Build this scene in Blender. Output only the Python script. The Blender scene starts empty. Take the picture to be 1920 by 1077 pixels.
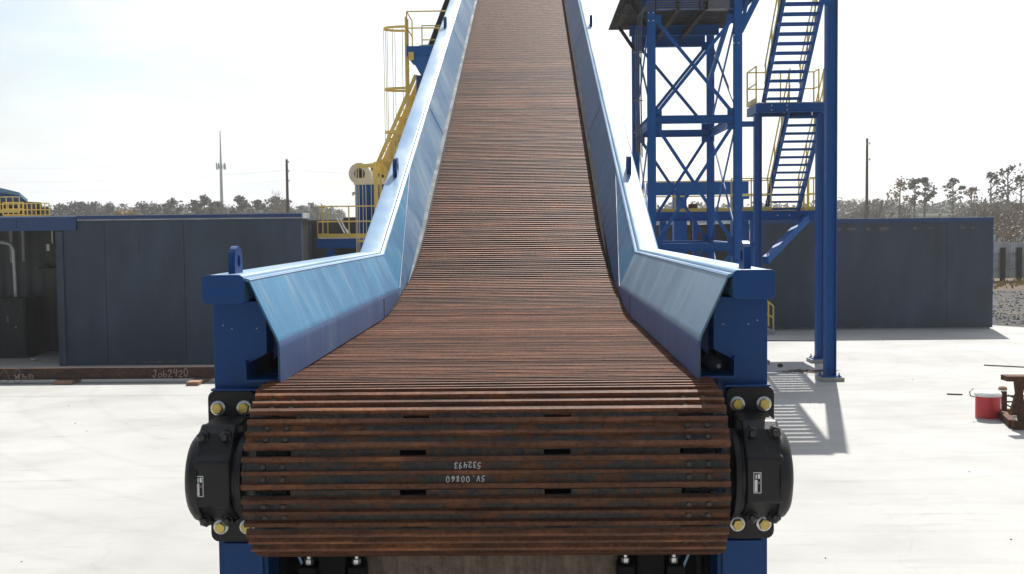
import bpy, math, random
from mathutils import Vector, Matrix
R = math.radians
rnd = random.Random(7)
S = bpy.context.scene

# ------------------------------------------------------------------ camera
CAM = Vector((0.25, 0.0, 4.0))
YAW, PITCH, ROLL = R(1.074), R(3.06), R(-0.63)
FPX = 2133.0                                   # focal length in photo pixels (1920 wide)
cam = bpy.data.cameras.new('camera')
cam.sensor_width = 36.0
cam.lens = 36.0 * FPX / 1920.0
cam.clip_start, cam.clip_end = 0.1, 6000.0
camo = bpy.data.objects.new('camera', cam)
S.collection.objects.link(camo)
CROT = Matrix.Rotation(YAW, 4, 'Z') @ Matrix.Rotation(math.pi / 2 - PITCH, 4, 'X') @ Matrix.Rotation(ROLL, 4, 'Z')
camo.matrix_world = Matrix.Translation(CAM) @ CROT
S.camera = camo

# ------------------------------------------------------------------ sky and sun
SUN_EL, SUN_AZ = R(46.8), R(13.6)              # behind the yard, a little to the right
S.world = bpy.data.worlds.new('World')
S.world.use_nodes = True
wn, wl = S.world.node_tree.nodes, S.world.node_tree.links
wn.clear()
sky = wn.new('ShaderNodeTexSky')
sky.sky_type = 'NISHITA'
sky.sun_disc = False
sky.sun_elevation, sky.sun_rotation = SUN_EL, SUN_AZ
sky.air_density, sky.dust_density, sky.ozone_density = 1.0, 1.6, 1.0
tc = wn.new('ShaderNodeTexCoord')
mp = wn.new('ShaderNodeMapping'); mp.inputs['Scale'].default_value = (1.0, 1.0, 3.2)
wl.new(tc.outputs['Generated'], mp.inputs['Vector'])
cn = wn.new('ShaderNodeTexNoise')
cn.inputs['Scale'].default_value = 3.2; cn.inputs['Detail'].default_value = 7; cn.inputs['Roughness'].default_value = .58
wl.new(mp.outputs['Vector'], cn.inputs['Vector'])
cr = wn.new('ShaderNodeValToRGB')
cr.color_ramp.elements[0].position = .36; cr.color_ramp.elements[1].position = .60
wl.new(cn.outputs['Fac'], cr.inputs['Fac'])
cmx = wn.new('ShaderNodeMix'); cmx.data_type = 'RGBA'
nv = wn.new('ShaderNodeVectorMath'); nv.operation = 'DOT_PRODUCT'
nv.inputs[1].default_value = (math.sin(SUN_AZ) * math.cos(SUN_EL), math.cos(SUN_AZ) * math.cos(SUN_EL), math.sin(SUN_EL))
wl.new(tc.outputs['Generated'], nv.inputs[0])
br = wn.new('ShaderNodeMapRange')                     # thin cloud glows towards the sun
br.inputs['From Min'].default_value = -.2; br.inputs['From Max'].default_value = .75
br.inputs['To Min'].default_value = 1.7; br.inputs['To Max'].default_value = 8.6
wl.new(nv.outputs['Value'], br.inputs['Value'])
cc = wn.new('ShaderNodeVectorMath'); cc.operation = 'SCALE'; cc.inputs[0].default_value = (.965, 1.0, 1.01)
n2 = wn.new('ShaderNodeTexNoise'); n2.inputs['Scale'].default_value = 5.5; n2.inputs['Detail'].default_value = 6
wl.new(mp.outputs['Vector'], n2.inputs['Vector'])
m2 = wn.new('ShaderNodeMapRange'); m2.inputs['From Min'].default_value = .35; m2.inputs['From Max'].default_value = .62
m2.inputs['To Min'].default_value = .78; m2.inputs['To Max'].default_value = 1.06
wl.new(n2.outputs['Fac'], m2.inputs['Value'])
mu2 = wn.new('ShaderNodeMath'); mu2.operation = 'MULTIPLY'
wl.new(br.outputs['Result'], mu2.inputs[0]); wl.new(m2.outputs['Result'], mu2.inputs[1])
wl.new(mu2.outputs[0], cc.inputs['Scale']); wl.new(cc.outputs[0], cmx.inputs[7])
wl.new(cr.outputs['Color'], cmx.inputs[0])
wl.new(sky.outputs['Color'], cmx.inputs[6])
bg = wn.new('ShaderNodeBackground'); bg.inputs['Strength'].default_value = 0.092
wl.new(cmx.outputs[2], bg.inputs['Color'])
wo = wn.new('ShaderNodeOutputWorld')
wl.new(bg.outputs['Background'], wo.inputs['Surface'])

sun = bpy.data.lights.new('sun', 'SUN')
sun.energy = 4.8; sun.angle = R(0.5); sun.color = (1.0, .97, .925)
suno = bpy.data.objects.new('sun', sun); S.collection.objects.link(suno)
sdir = Vector((math.sin(SUN_AZ) * math.cos(SUN_EL), math.cos(SUN_AZ) * math.cos(SUN_EL), math.sin(SUN_EL)))
suno.rotation_euler = sdir.to_track_quat('Z', 'Y').to_euler()
suno.location = (10, 40, 60)
S.view_settings.view_transform = 'Standard'; S.view_settings.look = 'None'
S.view_settings.exposure = 0.6; S.view_settings.gamma = 1.0
S.cycles.max_bounces = 6; S.cycles.diffuse_bounces = 3; S.cycles.glossy_bounces = 3
S.cycles.caustics_reflective = False; S.cycles.caustics_refractive = False

def U(px, py, y):
    """real point of the plane Y = y measured from photo pixel (px, py)"""
    d = CROT.to_3x3() @ Vector(((px - 960) / FPX, -(py - 538.5) / FPX, -1.0))
    t = (y - CAM.y) / d.y
    return CAM + d * t

def G(px, py, z=0.0):
    d = CROT.to_3x3() @ Vector(((px - 960) / FPX, -(py - 538.5) / FPX, -1.0))
    return CAM + d * ((z - CAM.z) / d.z)

# ------------------------------------------------------------------ materials
def nt(name):
    m = bpy.data.materials.new(name); m.use_nodes = True
    n, l = m.node_tree.nodes, m.node_tree.links
    return m, n, l, n['Principled BSDF']

def coords(n, l, scale=(1, 1, 1), rand=False, gen='Object'):
    t = n.new('ShaderNodeTexCoord'); m = n.new('ShaderNodeMapping')
    m.inputs['Scale'].default_value = scale
    l.new(t.outputs[gen], m.inputs['Vector'])
    if rand:
        oi = n.new('ShaderNodeObjectInfo'); mu = n.new('ShaderNodeMath'); mu.operation = 'MULTIPLY'
        mu.inputs[1].default_value = 57.0
        l.new(oi.outputs['Random'], mu.inputs[0]); l.new(mu.outputs[0], m.inputs['Location'])
    return m.outputs['Vector']

def noise(n, l, vec, scale, detail=4, rough=.55):
    x = n.new('ShaderNodeTexNoise')
    x.inputs['Scale'].default_value = scale; x.inputs['Detail'].default_value = detail
    x.inputs['Roughness'].default_value = rough
    l.new(vec, x.inputs['Vector'])
    return x.outputs['Fac']

def ramp(n, l, fac, stops):
    r = n.new('ShaderNodeValToRGB'); e = r.color_ramp.elements
    while len(e) < len(stops): e.new(.5)
    for k, (p, c) in enumerate(stops):
        e[k].position = p; e[k].color = (*c, 1) if len(c) == 3 else c
    l.new(fac, r.inputs['Fac'])
    return r.outputs['Color']

def mix(n, l, fac, a, b):
    m = n.new('ShaderNodeMix'); m.data_type = 'RGBA'
    if isinstance(fac, (int, float)): m.inputs[0].default_value = fac
    else: l.new(fac, m.inputs[0])
    for s, v in ((6, a), (7, b)):
        if isinstance(v, tuple): m.inputs[s].default_value = (*v, 1)
        else: l.new(v, m.inputs[s])
    return m.outputs[2]

def bump(n, l, p, fac, strength=.3, dist=.01):
    b = n.new('ShaderNodeBump'); b.inputs['Strength'].default_value = strength; b.inputs['Distance'].default_value = dist
    l.new(fac, b.inputs['Height']); l.new(b.outputs['Normal'], p.inputs['Normal'])

def painted(name, base, rough=.4, dust=(.3, .3, .3), amt=.25, scale=2.0, stretch=(1, 1, 1), metal=0.0, spec=.5, rust=0.0):
    m, n, l, p = nt(name)
    v = coords(n, l, stretch, True)
    f = noise(n, l, v, scale, 6, .6)
    k = ramp(n, l, f, [(.42, (0, 0, 0)), (.75, (amt, amt, amt))])
    c = mix(n, l, k, base, dust)
    f2 = noise(n, l, v, scale * 9, 3)
    k2 = ramp(n, l, f2, [(.35, (.0, .0, .0)), (.7, (.22, .22, .22))])
    c = mix(n, l, k2, c, tuple(x * .72 for x in base))
    if rust:
        f3 = noise(n, l, v, scale * 2.3, 5, .7)
        k3 = ramp(n, l, f3, [(.62 - rust * .1, (0, 0, 0)), (.72 - rust * .1, (.8, .8, .8))])
        c = mix(n, l, k3, c, (.11, .05, .025))
    l.new(c, p.inputs['Base Color'])
    rr = ramp(n, l, f, [(.3, (rough * .8,) * 3), (.75, (min(1, rough * 1.35),) * 3)])
    l.new(rr, p.inputs['Roughness'])
    p.inputs['Metallic'].default_value = metal
    p.inputs['Specular IOR Level'].default_value = spec
    bump(n, l, p, f2, .06, .004)
    return m

def rusty(name, stops, stretch=(1, 1, 1), scale=4.0, rough=.75, rand=True, metal=.15, bmp=.35):
    m, n, l, p = nt(name)
    v = coords(n, l, stretch, rand)
    f = noise(n, l, v, scale, 7, .68)
    c = ramp(n, l, f, stops)
    v2 = coords(n, l, (1, 1, 1), rand)
    f2 = noise(n, l, v2, scale * 9, 4, .7)
    k = ramp(n, l, f2, [(.33, (.52, .53, .55)), (.52, (.88, .88, .88)), (.68, (1.0, 1.0, 1.0))])
    mm = n.new('ShaderNodeMix'); mm.data_type = 'RGBA'; mm.blend_type = 'MULTIPLY'; mm.inputs[0].default_value = 1
    l.new(c, mm.inputs[6]); l.new(k, mm.inputs[7])
    c2 = mm.outputs[2]
    if rand:
        oi = n.new('ShaderNodeObjectInfo')
        hv = n.new('ShaderNodeHueSaturation')
        mr = n.new('ShaderNodeMapRange'); mr.inputs['To Min'].default_value = .64; mr.inputs['To Max'].default_value = 1.34
        l.new(oi.outputs['Random'], mr.inputs['Value']); l.new(mr.outputs['Result'], hv.inputs['Value'])
        l.new(c2, hv.inputs['Color']); c2 = hv.outputs['Color']
    l.new(c2, p.inputs['Base Color'])
    p.inputs['Roughness'].default_value = rough; p.inputs['Metallic'].default_value = metal
    p.inputs['Specular IOR Level'].default_value = .11
    bump(n, l, p, f2, bmp, .004)
    return m

M = {}
M['blue'] = painted('blue_paint', (.001, .045, .178), .45, (.014, .08, .20), .3, 1.6, spec=.28)
M['blue_tower'] = painted('blue_structural_paint', (.003, .090, .33), .5, (.02, .11, .26), .35, 1.1, spec=.2)
M['blue_rail'] = painted('blue_rail_paint', (.060, .19, .34), .34, (.30, .40, .48), .45, 1.3, (1, .4, 1), spec=.9)
M['trim'] = painted('blue_trim', (.007, .042, .15), .5, (.03, .07, .17), .3, .6)
M['black'] = painted('black_enamel', (.006, .006, .007), .42, (.024, .021, .018), .45, 3.0, spec=.32)
M['black_rough'] = painted('greasy_black_steel', (.006, .006, .007), .7, (.016, .015, .014), .4, 4.0, spec=.12)
def cast(name):
    m, n, l, p = nt(name)
    v = coords(n, l)
    f = noise(n, l, v, 140, 3, .6); f2 = noise(n, l, v, 7, 6, .65)
    c = ramp(n, l, f2, [(.40, (.006, .006, .007)), (.58, (.012, .011, .011)), (.72, (.040, .035, .030))])
    l.new(c, p.inputs['Base Color'])
    l.new(ramp(n, l, f2, [(.35, (.34,) * 3), (.7, (.7,) * 3)]), p.inputs['Roughness'])
    p.inputs['Specular IOR Level'].default_value = .35
    bump(n, l, p, f, .25, .0015)
    return m
M['cast'] = cast('cast_black_iron')
M['strap'] = painted('faded_yellow_strap', (.74, .62, .36), .5, (.6, .5, .3), .5, 2)
M['strip'] = painted('greasy_wear_strip', (.022, .022, .024), .9, (.04, .04, .04), .5, 3, spec=.03)  # right strip: its shade is painted in as a near-black colour
M['strip_bare'] = painted('bare_wear_strip', (.20, .205, .21), .8, (.13, .13, .13), .5, 3, spec=.08)  # left strip: sunlight painted in as a lighter grey
M['bolt_black'] = painted('oiled_black_bolt', (.022, .022, .024), .3, (.05, .045, .04), .5, 8, metal=.3)
M['patch'] = painted('bare_grey_patch', (.105, .105, .10), .8, (.15, .145, .135), .5, 6)
M['gold'] = painted('gold_zinc', (.62, .47, .12), .32, (.45, .30, .16), .7, 22.0, metal=.55)
M['washer'] = painted('zinc_washer', (.60, .60, .60), .28, (.4, .4, .42), .4, 9.0, metal=.8)
M['yellow'] = painted('yellow_paint', (.78, .55, .10), .45, (.62, .50, .22), .5, 1.5)
M['grate'] = painted('galvanised_steel', (.40, .42, .44), .42, (.25, .26, .27), .5, 3.0, metal=.6)
M['conduit'] = painted('conduit_grey', (.10, .105, .12), .45, (.2, .2, .21), .4, 3.0, metal=.4)
M['cream'] = painted('cream_enamel', (.74, .68, .58), .5, (.6, .54, .45), .5, 2.0)
M['white'] = painted('white_plastic', (.8, .8, .78), .4, (.7, .7, .68), .3, 3.0)
M['red'] = painted('red_plastic', (.56, .016, .024), .35, (.45, .04, .03), .3, 4.0)
M['dark_brown'] = painted('brown_primer_steel', (.028, .020, .017), .7, (.045, .036, .03), .5, 1.5, spec=.15)
M['plate_grey'] = rusty('mill_scale_plate', [(.3, (.105, .078, .060)), (.5, (.17, .13, .10)), (.72, (.23, .18, .14))], (14, 1, 1), 1.4, .55, False, .3, .1)
RUST = [(.30, (.080, .048, .037)), (.43, (.150, .070, .043)), (.54, (.205, .090, .051)), (.64, (.285, .120, .058)), (.74, (.37, .19, .10))]
M['rust_rib'] = rusty('rusty_rib_steel', RUST, (.7, 3, 3), 4.4, .58, True, .05)
M['rust_flat'] = rusty('rusty_pan_steel', [(.36, (.075, .077, .080)), (.50, (.105, .097, .092)), (.56, (.17, .082, .050)), (.66, (.28, .12, .06))], (1.1, 3, 3), 3.6, .6, True, .1)
M['hinge'] = rusty('scaly_hinge_steel', [(.33, (.030, .030, .032)), (.5, (.06, .055, .052)), (.62, (.11, .055, .03)), (.8, (.17, .08, .04))], (2.5, 3, 3), 9, .7, True, .3, .9)
M['bolt_dark'] = painted('dark_bolt', (.06, .052, .048), .45, (.11, .075, .05), .6, 12, metal=.4)
M['rust_beam'] = rusty('rusty_beam_steel', [(.3, (.05, .034, .028)), (.5, (.095, .055, .040)), (.68, (.15, .078, .05))], (1, 3, 3), 1.6, .75, False)
M['rust_stand'] = rusty('rusty_stand_steel', [(.3, (.035, .022, .018)), (.5, (.10, .045, .025)), (.7, (.17, .08, .04))], (1, 1, 1), 5, .75, False)
M['chalk'] = painted('chalk', (.72, .72, .70), .9, (.5, .5, .48), .6, 30)
M['chalk_dull'] = painted('orange_chalk', (.48, .33, .26), .9, (.3, .2, .15), .6, 14)
M['wood'] = painted('sawn_wood', (.30, .17, .10), .8, (.18, .09, .05), .6, 6, (1, 1, 4))
M['pole_wood'] = painted('weathered_pole_wood', (.085, .052, .038), .9, (.14, .09, .06), .5, 1, (1, 1, .2))
M['mast'] = painted('mast_grey', (.36, .37, .39), .5, (.3, .3, .32), .4, 1, metal=.2)
M['wire'] = painted('cable_grey', (.42, .42, .43), .6, (.2, .2, .2), .2, 1)
M['conc_pad'] = painted('concrete_footing', (.36, .34, .31), .9, (.28, .26, .23), .6, 5)

# worn blue liner plate: pale scuffs that run down the slope
def worn(name, streak, ca=(.013, .150, .31), cb=(.034, .215, .375), cs=(.42, .45, .47), ro=.30):
    m, n, l, p = nt(name)
    v = coords(n, l, streak)
    f = noise(n, l, v, 1.0, 7, .62)
    k = ramp(n, l, f, [(.44, (0, 0, 0)), (.54, (.25, .25, .25)), (.66, (.9, .9, .9))])
    v2 = coords(n, l, (1, 1, 1))
    f2 = noise(n, l, v2, 1.1, 4)
    k2 = ramp(n, l, f2, [(.38, (.10, .10, .10)), (.66, (.75, .75, .75))])
    mm = n.new('ShaderNodeMath'); mm.operation = 'MULTIPLY'
    l.new(k, mm.inputs[0]); l.new(k2, mm.inputs[1])
    base = mix(n, l, k2, ca, cb)
    vf = coords(n, l, (streak[0] * 1.3, streak[1] * 6, streak[2] * 1.3))
    ff = noise(n, l, vf, 1.6, 6, .75)
    kf = ramp(n, l, ff, [(.56, (0, 0, 0)), (.66, (.55, .55, .55))])
    base = mix(n, l, kf, base, cs)
    fd = noise(n, l, v2, 14, 5, .7)
    kd = ramp(n, l, fd, [(.60, (0, 0, 0)), (.72, (.5, .5, .5))])
    base = mix(n, l, kd, base, tuple(x * .55 for x in ca))
    md = n.new('ShaderNodeMath'); md.operation = 'MULTIPLY'; md.inputs[1].default_value = .5
    l.new(mm.outputs[0], md.inputs[0])
    c = mix(n, l, md.outputs[0], base, cs)
    l.new(c, p.inputs['Base Color'])
    rr = ramp(n, l, f2, [(.3, (ro,) * 3), (.7, (ro + .16,) * 3)])
    l.new(rr, p.inputs['Roughness'])
    p.inputs['Specular IOR Level'].default_value = .6
    bump(n, l, p, f, .05, .004)
    return m
M['worn_flat'] = worn('worn_blue_liner', (1.2, 5.5, 1.2))
M['worn_low'] = worn('worn_pale_liner', (1.0, 5.0, .9), (.035, .155, .32), (.20, .31, .41), (.55, .60, .63), .33)  # left incline: worn plate, colour paled further for the sun's sheen
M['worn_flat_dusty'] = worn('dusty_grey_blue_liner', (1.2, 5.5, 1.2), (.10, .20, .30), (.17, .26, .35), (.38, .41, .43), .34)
M['worn_low_dark'] = worn('dull_blue_liner', (1.0, 5.0, .9), (.020, .075, .19), (.055, .12, .23), (.20, .26, .32), .45)  # right incline: same worn plate, colour darkened to paint in shade
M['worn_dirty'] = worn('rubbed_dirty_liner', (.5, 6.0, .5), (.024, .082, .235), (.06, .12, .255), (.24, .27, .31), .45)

# poured concrete yard
def concrete(name):
    m, n, l, p = nt(name)
    v = coords(n, l)
    f = noise(n, l, v, .35, 6, .6)
    c = ramp(n, l, f, [(.34, (.355, .350, .328)), (.50, (.405, .400, .378)), (.66, (.445, .441, .420))])
    vs = coords(n, l, (.35, 2.2, 1))
    f2 = noise(n, l, vs, 1.3, 6, .7)
    k = ramp(n, l, f2, [(.56, (0, 0, 0)), (.70, (.5, .5, .5))])
    c = mix(n, l, k, c, (.28, .268, .24))
    f3 = noise(n, l, v, 18, 4, .7)
    k3 = ramp(n, l, f3, [(.62, (0, 0, 0)), (.74, (.45, .45, .45))])
    c = mix(n, l, k3, c, (.30, .285, .26))
    # hairline cracks and small drips
    vo = n.new('ShaderNodeTexVoronoi'); vo.feature = 'DISTANCE_TO_EDGE'; vo.inputs['Scale'].default_value = .16
    dn = n.new('ShaderNodeTexNoise'); dn.inputs['Scale'].default_value = 1.1; dn.inputs['Detail'].default_value = 5
    l.new(v, dn.inputs['Vector'])
    ad = n.new('ShaderNodeMix'); ad.data_type = 'RGBA'; ad.blend_type = 'ADD'; ad.inputs[0].default_value = .9
    l.new(v, ad.inputs[6]); l.new(dn.outputs['Color'], ad.inputs[7]); l.new(ad.outputs[2], vo.inputs['Vector'])
    kc = ramp(n, l, vo.outputs['Distance'], [(.0, (.14, .14, .14)), (.003, (0, 0, 0))])
    c = mix(n, l, kc, c, (.20, .19, .17))
    fo = noise(n, l, v, 3.1, 3, .5)
    ko = ramp(n, l, fo, [(.73, (0, 0, 0)), (.79, (.55, .55, .55))])
    c = mix(n, l, ko, c, (.26, .235, .20))
    # curved tyre scuffs
    w = n.new('ShaderNodeTexWave'); w.wave_type = 'RINGS'; w.rings_direction = 'Z'
    w.inputs['Scale'].default_value = .22; w.inputs['Distortion'].default_value = 3.5
    w.inputs['Detail'].default_value = 3; w.inputs['Detail Scale'].default_value = .6
    mp2 = n.new('ShaderNodeMapping'); mp2.inputs['Location'].default_value = (-6, -34, 0)
    l.new(v, mp2.inputs['Vector']); l.new(mp2.outputs['Vector'], w.inputs['Vector'])
    kw = ramp(n, l, w.outputs['Fac'], [(.93, (0, 0, 0)), (1.0, (.22, .22, .22))])
    mk = n.new('ShaderNodeMath'); mk.operation = 'MULTIPLY'; l.new(kw, mk.inputs[0]); l.new(f2, mk.inputs[1])
    c = mix(n, l, mk.outputs[0], c, (.25, .23, .21))
    l.new(c, p.inputs['Base Color']); p.inputs['Roughness'].default_value = .85
    p.inputs['Specular IOR Level'].default_value = .25
    bump(n, l, p, f3, .15, .004)
    return m
M['concrete'] = concrete('yard_concrete')

def gravel(name, a, b, sc):
    m, n, l, p = nt(name)
    v = coords(n, l)
    vo = n.new('ShaderNodeTexVoronoi'); vo.inputs['Scale'].default_value = sc
    l.new(v, vo.inputs['Vector'])
    s = n.new('ShaderNodeSeparateColor'); l.new(vo.outputs['Color'], s.inputs[0])
    c = ramp(n, l, s.outputs[0], [(.0, a), (.6, tuple((x + y) / 2 for x, y in zip(a, b))), (1, b)])
    f = noise(n, l, v, .25, 4)
    k = ramp(n, l, f, [(.4, (0, 0, 0)), (.7, (.6, .6, .6))])
    c = mix(n, l, k, c, (.12, .105, .085))
    l.new(c, p.inputs['Base Color']); p.inputs['Roughness'].default_value = .9
    p.inputs['Specular IOR Level'].default_value = .1
    bump(n, l, p, vo.outputs['Distance'], .4, .03)
    return m
M['gravel'] = gravel('grey_gravel', (.018, .018, .02), (.105, .103, .10), 5)
M['soil'] = gravel('bare_soil', (.09, .055, .035), (.17, .11, .07), 2)

def grassy(name):
    m, n, l, p = nt(name)
    v = coords(n, l)
    f = noise(n, l, v, .12, 6, .7)
    c = ramp(n, l, f, [(.3, (.10, .075, .04)), (.5, (.14, .12, .05)), (.7, (.10, .12, .035))])
    l.new(c, p.inputs['Base Color']); p.inputs['Roughness'].default_value = .95
    return m
M['field'] = grassy('winter_field')

# slate painted wall panels, each panel a touch different
def panelwall(name, base, pw):
    m, n, l, p = nt(name)
    t = n.new('ShaderNodeTexCoord'); sp = n.new('ShaderNodeSeparateXYZ'); l.new(t.outputs['Object'], sp.inputs[0])
    d = n.new('ShaderNodeMath'); d.operation = 'DIVIDE'; d.inputs[1].default_value = pw
    l.new(sp.outputs['X'], d.inputs[0])
    fl = n.new('ShaderNodeMath'); fl.operation = 'FLOOR'; l.new(d.outputs[0], fl.inputs[0])
    wn_ = n.new('ShaderNodeTexWhiteNoise'); wn_.noise_dimensions = '1D'; l.new(fl.outputs[0], wn_.inputs['W'])
    mr = n.new('ShaderNodeMapRange'); mr.inputs['To Min'].default_value = .86; mr.inputs['To Max'].default_value = 1.14
    l.new(wn_.outputs['Value'], mr.inputs['Value'])
    v = coords(n, l, (1, 1, .35))
    f = noise(n, l, v, 1.2, 6, .6)
    c = ramp(n, l, f, [(.32, tuple(x * .70 for x in base)), (.52, base), (.72, tuple(x * 1.45 for x in base))])
    h = n.new('ShaderNodeHueSaturation'); l.new(mr.outputs['Result'], h.inputs['Value']); l.new(c, h.inputs['Color'])
    # pale worn patches near the top edge
    v3 = coords(n, l, (1.1, 1, 5))
    f3 = noise(n, l, v3, 1.6, 5, .65)
    k3 = ramp(n, l, f3, [(.66, (0, 0, 0)), (.71, (.5, .5, .5))])
    c2 = mix(n, l, k3, h.outputs['Color'], tuple(x * 1.35 for x in base))
    l.new(c2, p.inputs['Base Color']); p.inputs['Roughness'].default_value = .6
    return m
M['slate'] = panelwall('slate_wall_paint', (.031, .050, .080), 1.55)
M['slate_right'] = panelwall('slate_wall_paint_far', (.031, .049, .076), 2.1)
M['bay'] = panelwall('brown_grey_bay_wall', (.062, .055, .050), 1.2)

def corrug(name, base, period, axis='X', metal=.3):
    m, n, l, p = nt(name)
    v = coords(n, l)
    w = n.new('ShaderNodeTexWave'); w.bands_direction = axis; w.inputs['Scale'].default_value = 1.0 / period * .314 * 2
    l.new(v, w.inputs['Vector'])
    f = noise(n, l, v, 1.5, 5)
    c = ramp(n, l, f, [(.3, tuple(x * .75 for x in base)), (.7, tuple(min(1, x * 1.2) for x in base))])
    l.new(c, p.inputs['Base Color']); p.inputs['Roughness'].default_value = .5; p.inputs['Metallic'].default_value = metal
    bump(n, l, p, w.outputs['Fac'], .8, .05)
    return m
M['corr_dark'] = corrug('dark_corrugated_panel', (.035, .036, .038), .9)
M['corr_zinc'] = corrug('galvanised_corrugated', (.60, .62, .64), .3, 'X', .2)

def leafy(name, cols):
    m, n, l, p = nt(name)
    v = coords(n, l, (1, 1, 1), True)
    f = noise(n, l, v, .9, 3)
    c = ramp(n, l, f, cols)
    l.new(c, p.inputs['Base Color']); p.inputs['Roughness'].default_value = .75
    p.inputs['Specular IOR Level'].default_value = .2
    return m
M['pine'] = leafy('pine_needles', [(.3, (.165, .155, .13)), (.7, (.27, .25, .215))])
M['brown_leaf'] = leafy('dry_leaves', [(.3, (.25, .19, .15)), (.7, (.37, .29, .23))])
M['yellow_leaf'] = leafy('yellow_leaves', [(.3, (.26, .19, .04)), (.7, (.36, .27, .06))])
M['bark'] = leafy('grey_bark', [(.3, (.21, .185, .165)), (.7, (.33, .295, .265))])

# ------------------------------------------------------------------ mesh helpers
class MB:
    def __init__(s): s.v = []; s.f = []
    def add(s, vs, fs):
        b = len(s.v); s.v += [tuple(x) for x in vs]; s.f += [tuple(b + i for i in q) for q in fs]
        return s
    def box(s, x0, x1, y0, y1, z0, z1):
        return s.add([(x0, y0, z0), (x1, y0, z0), (x1, y1, z0), (x0, y1, z0), (x0, y0, z1), (x1, y0, z1), (x1, y1, z1), (x0, y1, z1)],
                     [(0, 3, 2, 1), (4, 5, 6, 7), (0, 1, 5, 4), (1, 2, 6, 5), (2, 3, 7, 6), (3, 0, 4, 7)])
    def frame(s, p, q, up=(0, 0, 1)):
        p, q = Vector(p), Vector(q); d = (q - p).normalized(); up = Vector(up)
        if abs(d.dot(up)) > .97: up = Vector((0, 1, 0))
        a = d.cross(up).normalized(); b = a.cross(d).normalized()
        return p, q, d, a, b
    def bar(s, p, q, w, h=None, up=(0, 0, 1)):
        h = w if h is None else h
        return s.prism([(-w / 2, -h / 2), (w / 2, -h / 2), (w / 2, h / 2), (-w / 2, h / 2)], p, q, up)
    def prism(s, prof, p, q, up=(0, 0, 1)):
        p, q, d, a, b = s.frame(p, q, up); n = len(prof)
        vs = [p + a * x + b * y for x, y in prof] + [q + a * x + b * y for x, y in prof]
        fs = [(i, (i + 1) % n, n + (i + 1) % n, n + i) for i in range(n)] + [tuple(range(n))[::-1], tuple(range(n, 2 * n))]
        return s.add(vs, fs)
    def ibeam(s, p, q, w, h, t=None, up=(0, 0, 1)):
        t = t or min(w, h) * .09
        a, b = w / 2, h / 2
        return s.prism([(-a, -b), (a, -b), (a, -b + t), (t / 2, -b + t), (t / 2, b - t), (a, b - t), (a, b), (-a, b), (-a, b - t), (-t / 2, b - t), (-t / 2, -b + t), (-a, -b + t)], p, q, up)
    def angle(s, p, q, w, t, up=(0, 0, 1)):
        return s.prism([(0, 0), (w, 0), (w, t), (t, t), (t, w), (0, w)], p, q, up)
    def chan(s, p, q, w, h, t, up=(0, 0, 1)):
        b = h / 2
        return s.prism([(0, -b), (w, -b), (w, -b + t), (t, -b + t), (t, b - t), (w, b - t), (w, b), (0, b)], p, q, up)
    def tube(s, pts, r, n=8, cap=True):
        pts = [Vector(p) for p in pts]; k = len(pts); ref = Vector((.13, .27, 1)).normalized(); vs = []
        for i, p in enumerate(pts):
            d = (pts[min(i + 1, k - 1)] - pts[max(i - 1, 0)]).normalized()
            u = ref if abs(d.dot(ref)) < .95 else Vector((1, .2, 0))
            a = d.cross(u).normalized(); b = a.cross(d)
            rr = r[i] if isinstance(r, (list, tuple)) else r
            vs += [p + (a * math.cos(2 * math.pi * j / n) + b * math.sin(2 * math.pi * j / n)) * rr for j in range(n)]
        fs = [(i * n + j, i * n + (j + 1) % n, (i + 1) * n + (j + 1) % n, (i + 1) * n + j) for i in range(k - 1) for j in range(n)]
        if cap: fs += [tuple(range(n))[::-1], tuple(range((k - 1) * n, k * n))]
        return s.add(vs, fs)
    def lathe(s, c, axis, prof, n=24, ph=0.0):
        """prof: (along axis, radius)"""
        c = Vector(c); d = Vector(axis).normalized(); u = Vector((0, 0, 1)) if abs(d.z) < .9 else Vector((0, 1, 0))
        a = d.cross(u).normalized(); b = a.cross(d); k = len(prof)
        vs = [c + d * h + (a * math.cos(2 * math.pi * j / n + ph) + b * math.sin(2 * math.pi * j / n + ph)) * r for h, r in prof for j in range(n)]
        fs = [(i * n + j, i * n + (j + 1) % n, (i + 1) * n + (j + 1) % n, (i + 1) * n + j) for i in range(k - 1) for j in range(n)]
        fs += [tuple(range(n))[::-1], tuple(range((k - 1) * n, k * n))]
        return s.add(vs, fs)
    def hexbolt(s, c, axis, r, h, washer=0.0, hole=.0):
        s.lathe(c, axis, [(0, r), (h * .8, r), (h, r * .86)], 6)
        return s
    def build(s, name, mat, parent=None, loc=None, smooth=False, bevel=0, ang=35, seg=2):
        me = bpy.data.meshes.new(name); me.from_pydata(s.v, [], s.f)
        import bmesh
        bm = bmesh.new(); bm.from_mesh(me); bmesh.ops.recalc_face_normals(bm, faces=bm.faces); bm.to_mesh(me); bm.free()
        o = bpy.data.objects.new(name, me); S.collection.objects.link(o)
        if mat is not None: me.materials.append(mat)
        base = Vector((0, 0, 0))
        if parent is not None:
            o.parent = parent
            q = parent
            while q is not None: base = base + q.location; q = q.parent
        if loc is not None: o.location = Vector(loc) - base
        # mesh was given in world space: shift it so that the object's own origin is right
        off = base + o.location
        me.transform(Matrix.Translation(-off))
        if smooth:
            for p in me.polygons: p.use_smooth = True
            try: me.set_sharp_from_angle(angle=R(ang))
            except Exception: pass
        if bevel:
            b = o.modifiers.new('bevel', 'BEVEL'); b.width = bevel; b.segments = seg; b.limit_method = 'ANGLE'; b.angle_limit = R(ang)
        return o

def tag(o, label=None, cat=None, group=None, kind=None):
    if label: o['label'] = label
    if cat: o['category'] = cat
    if group: o['group'] = group
    if kind: o['kind'] = kind
    return o

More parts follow.
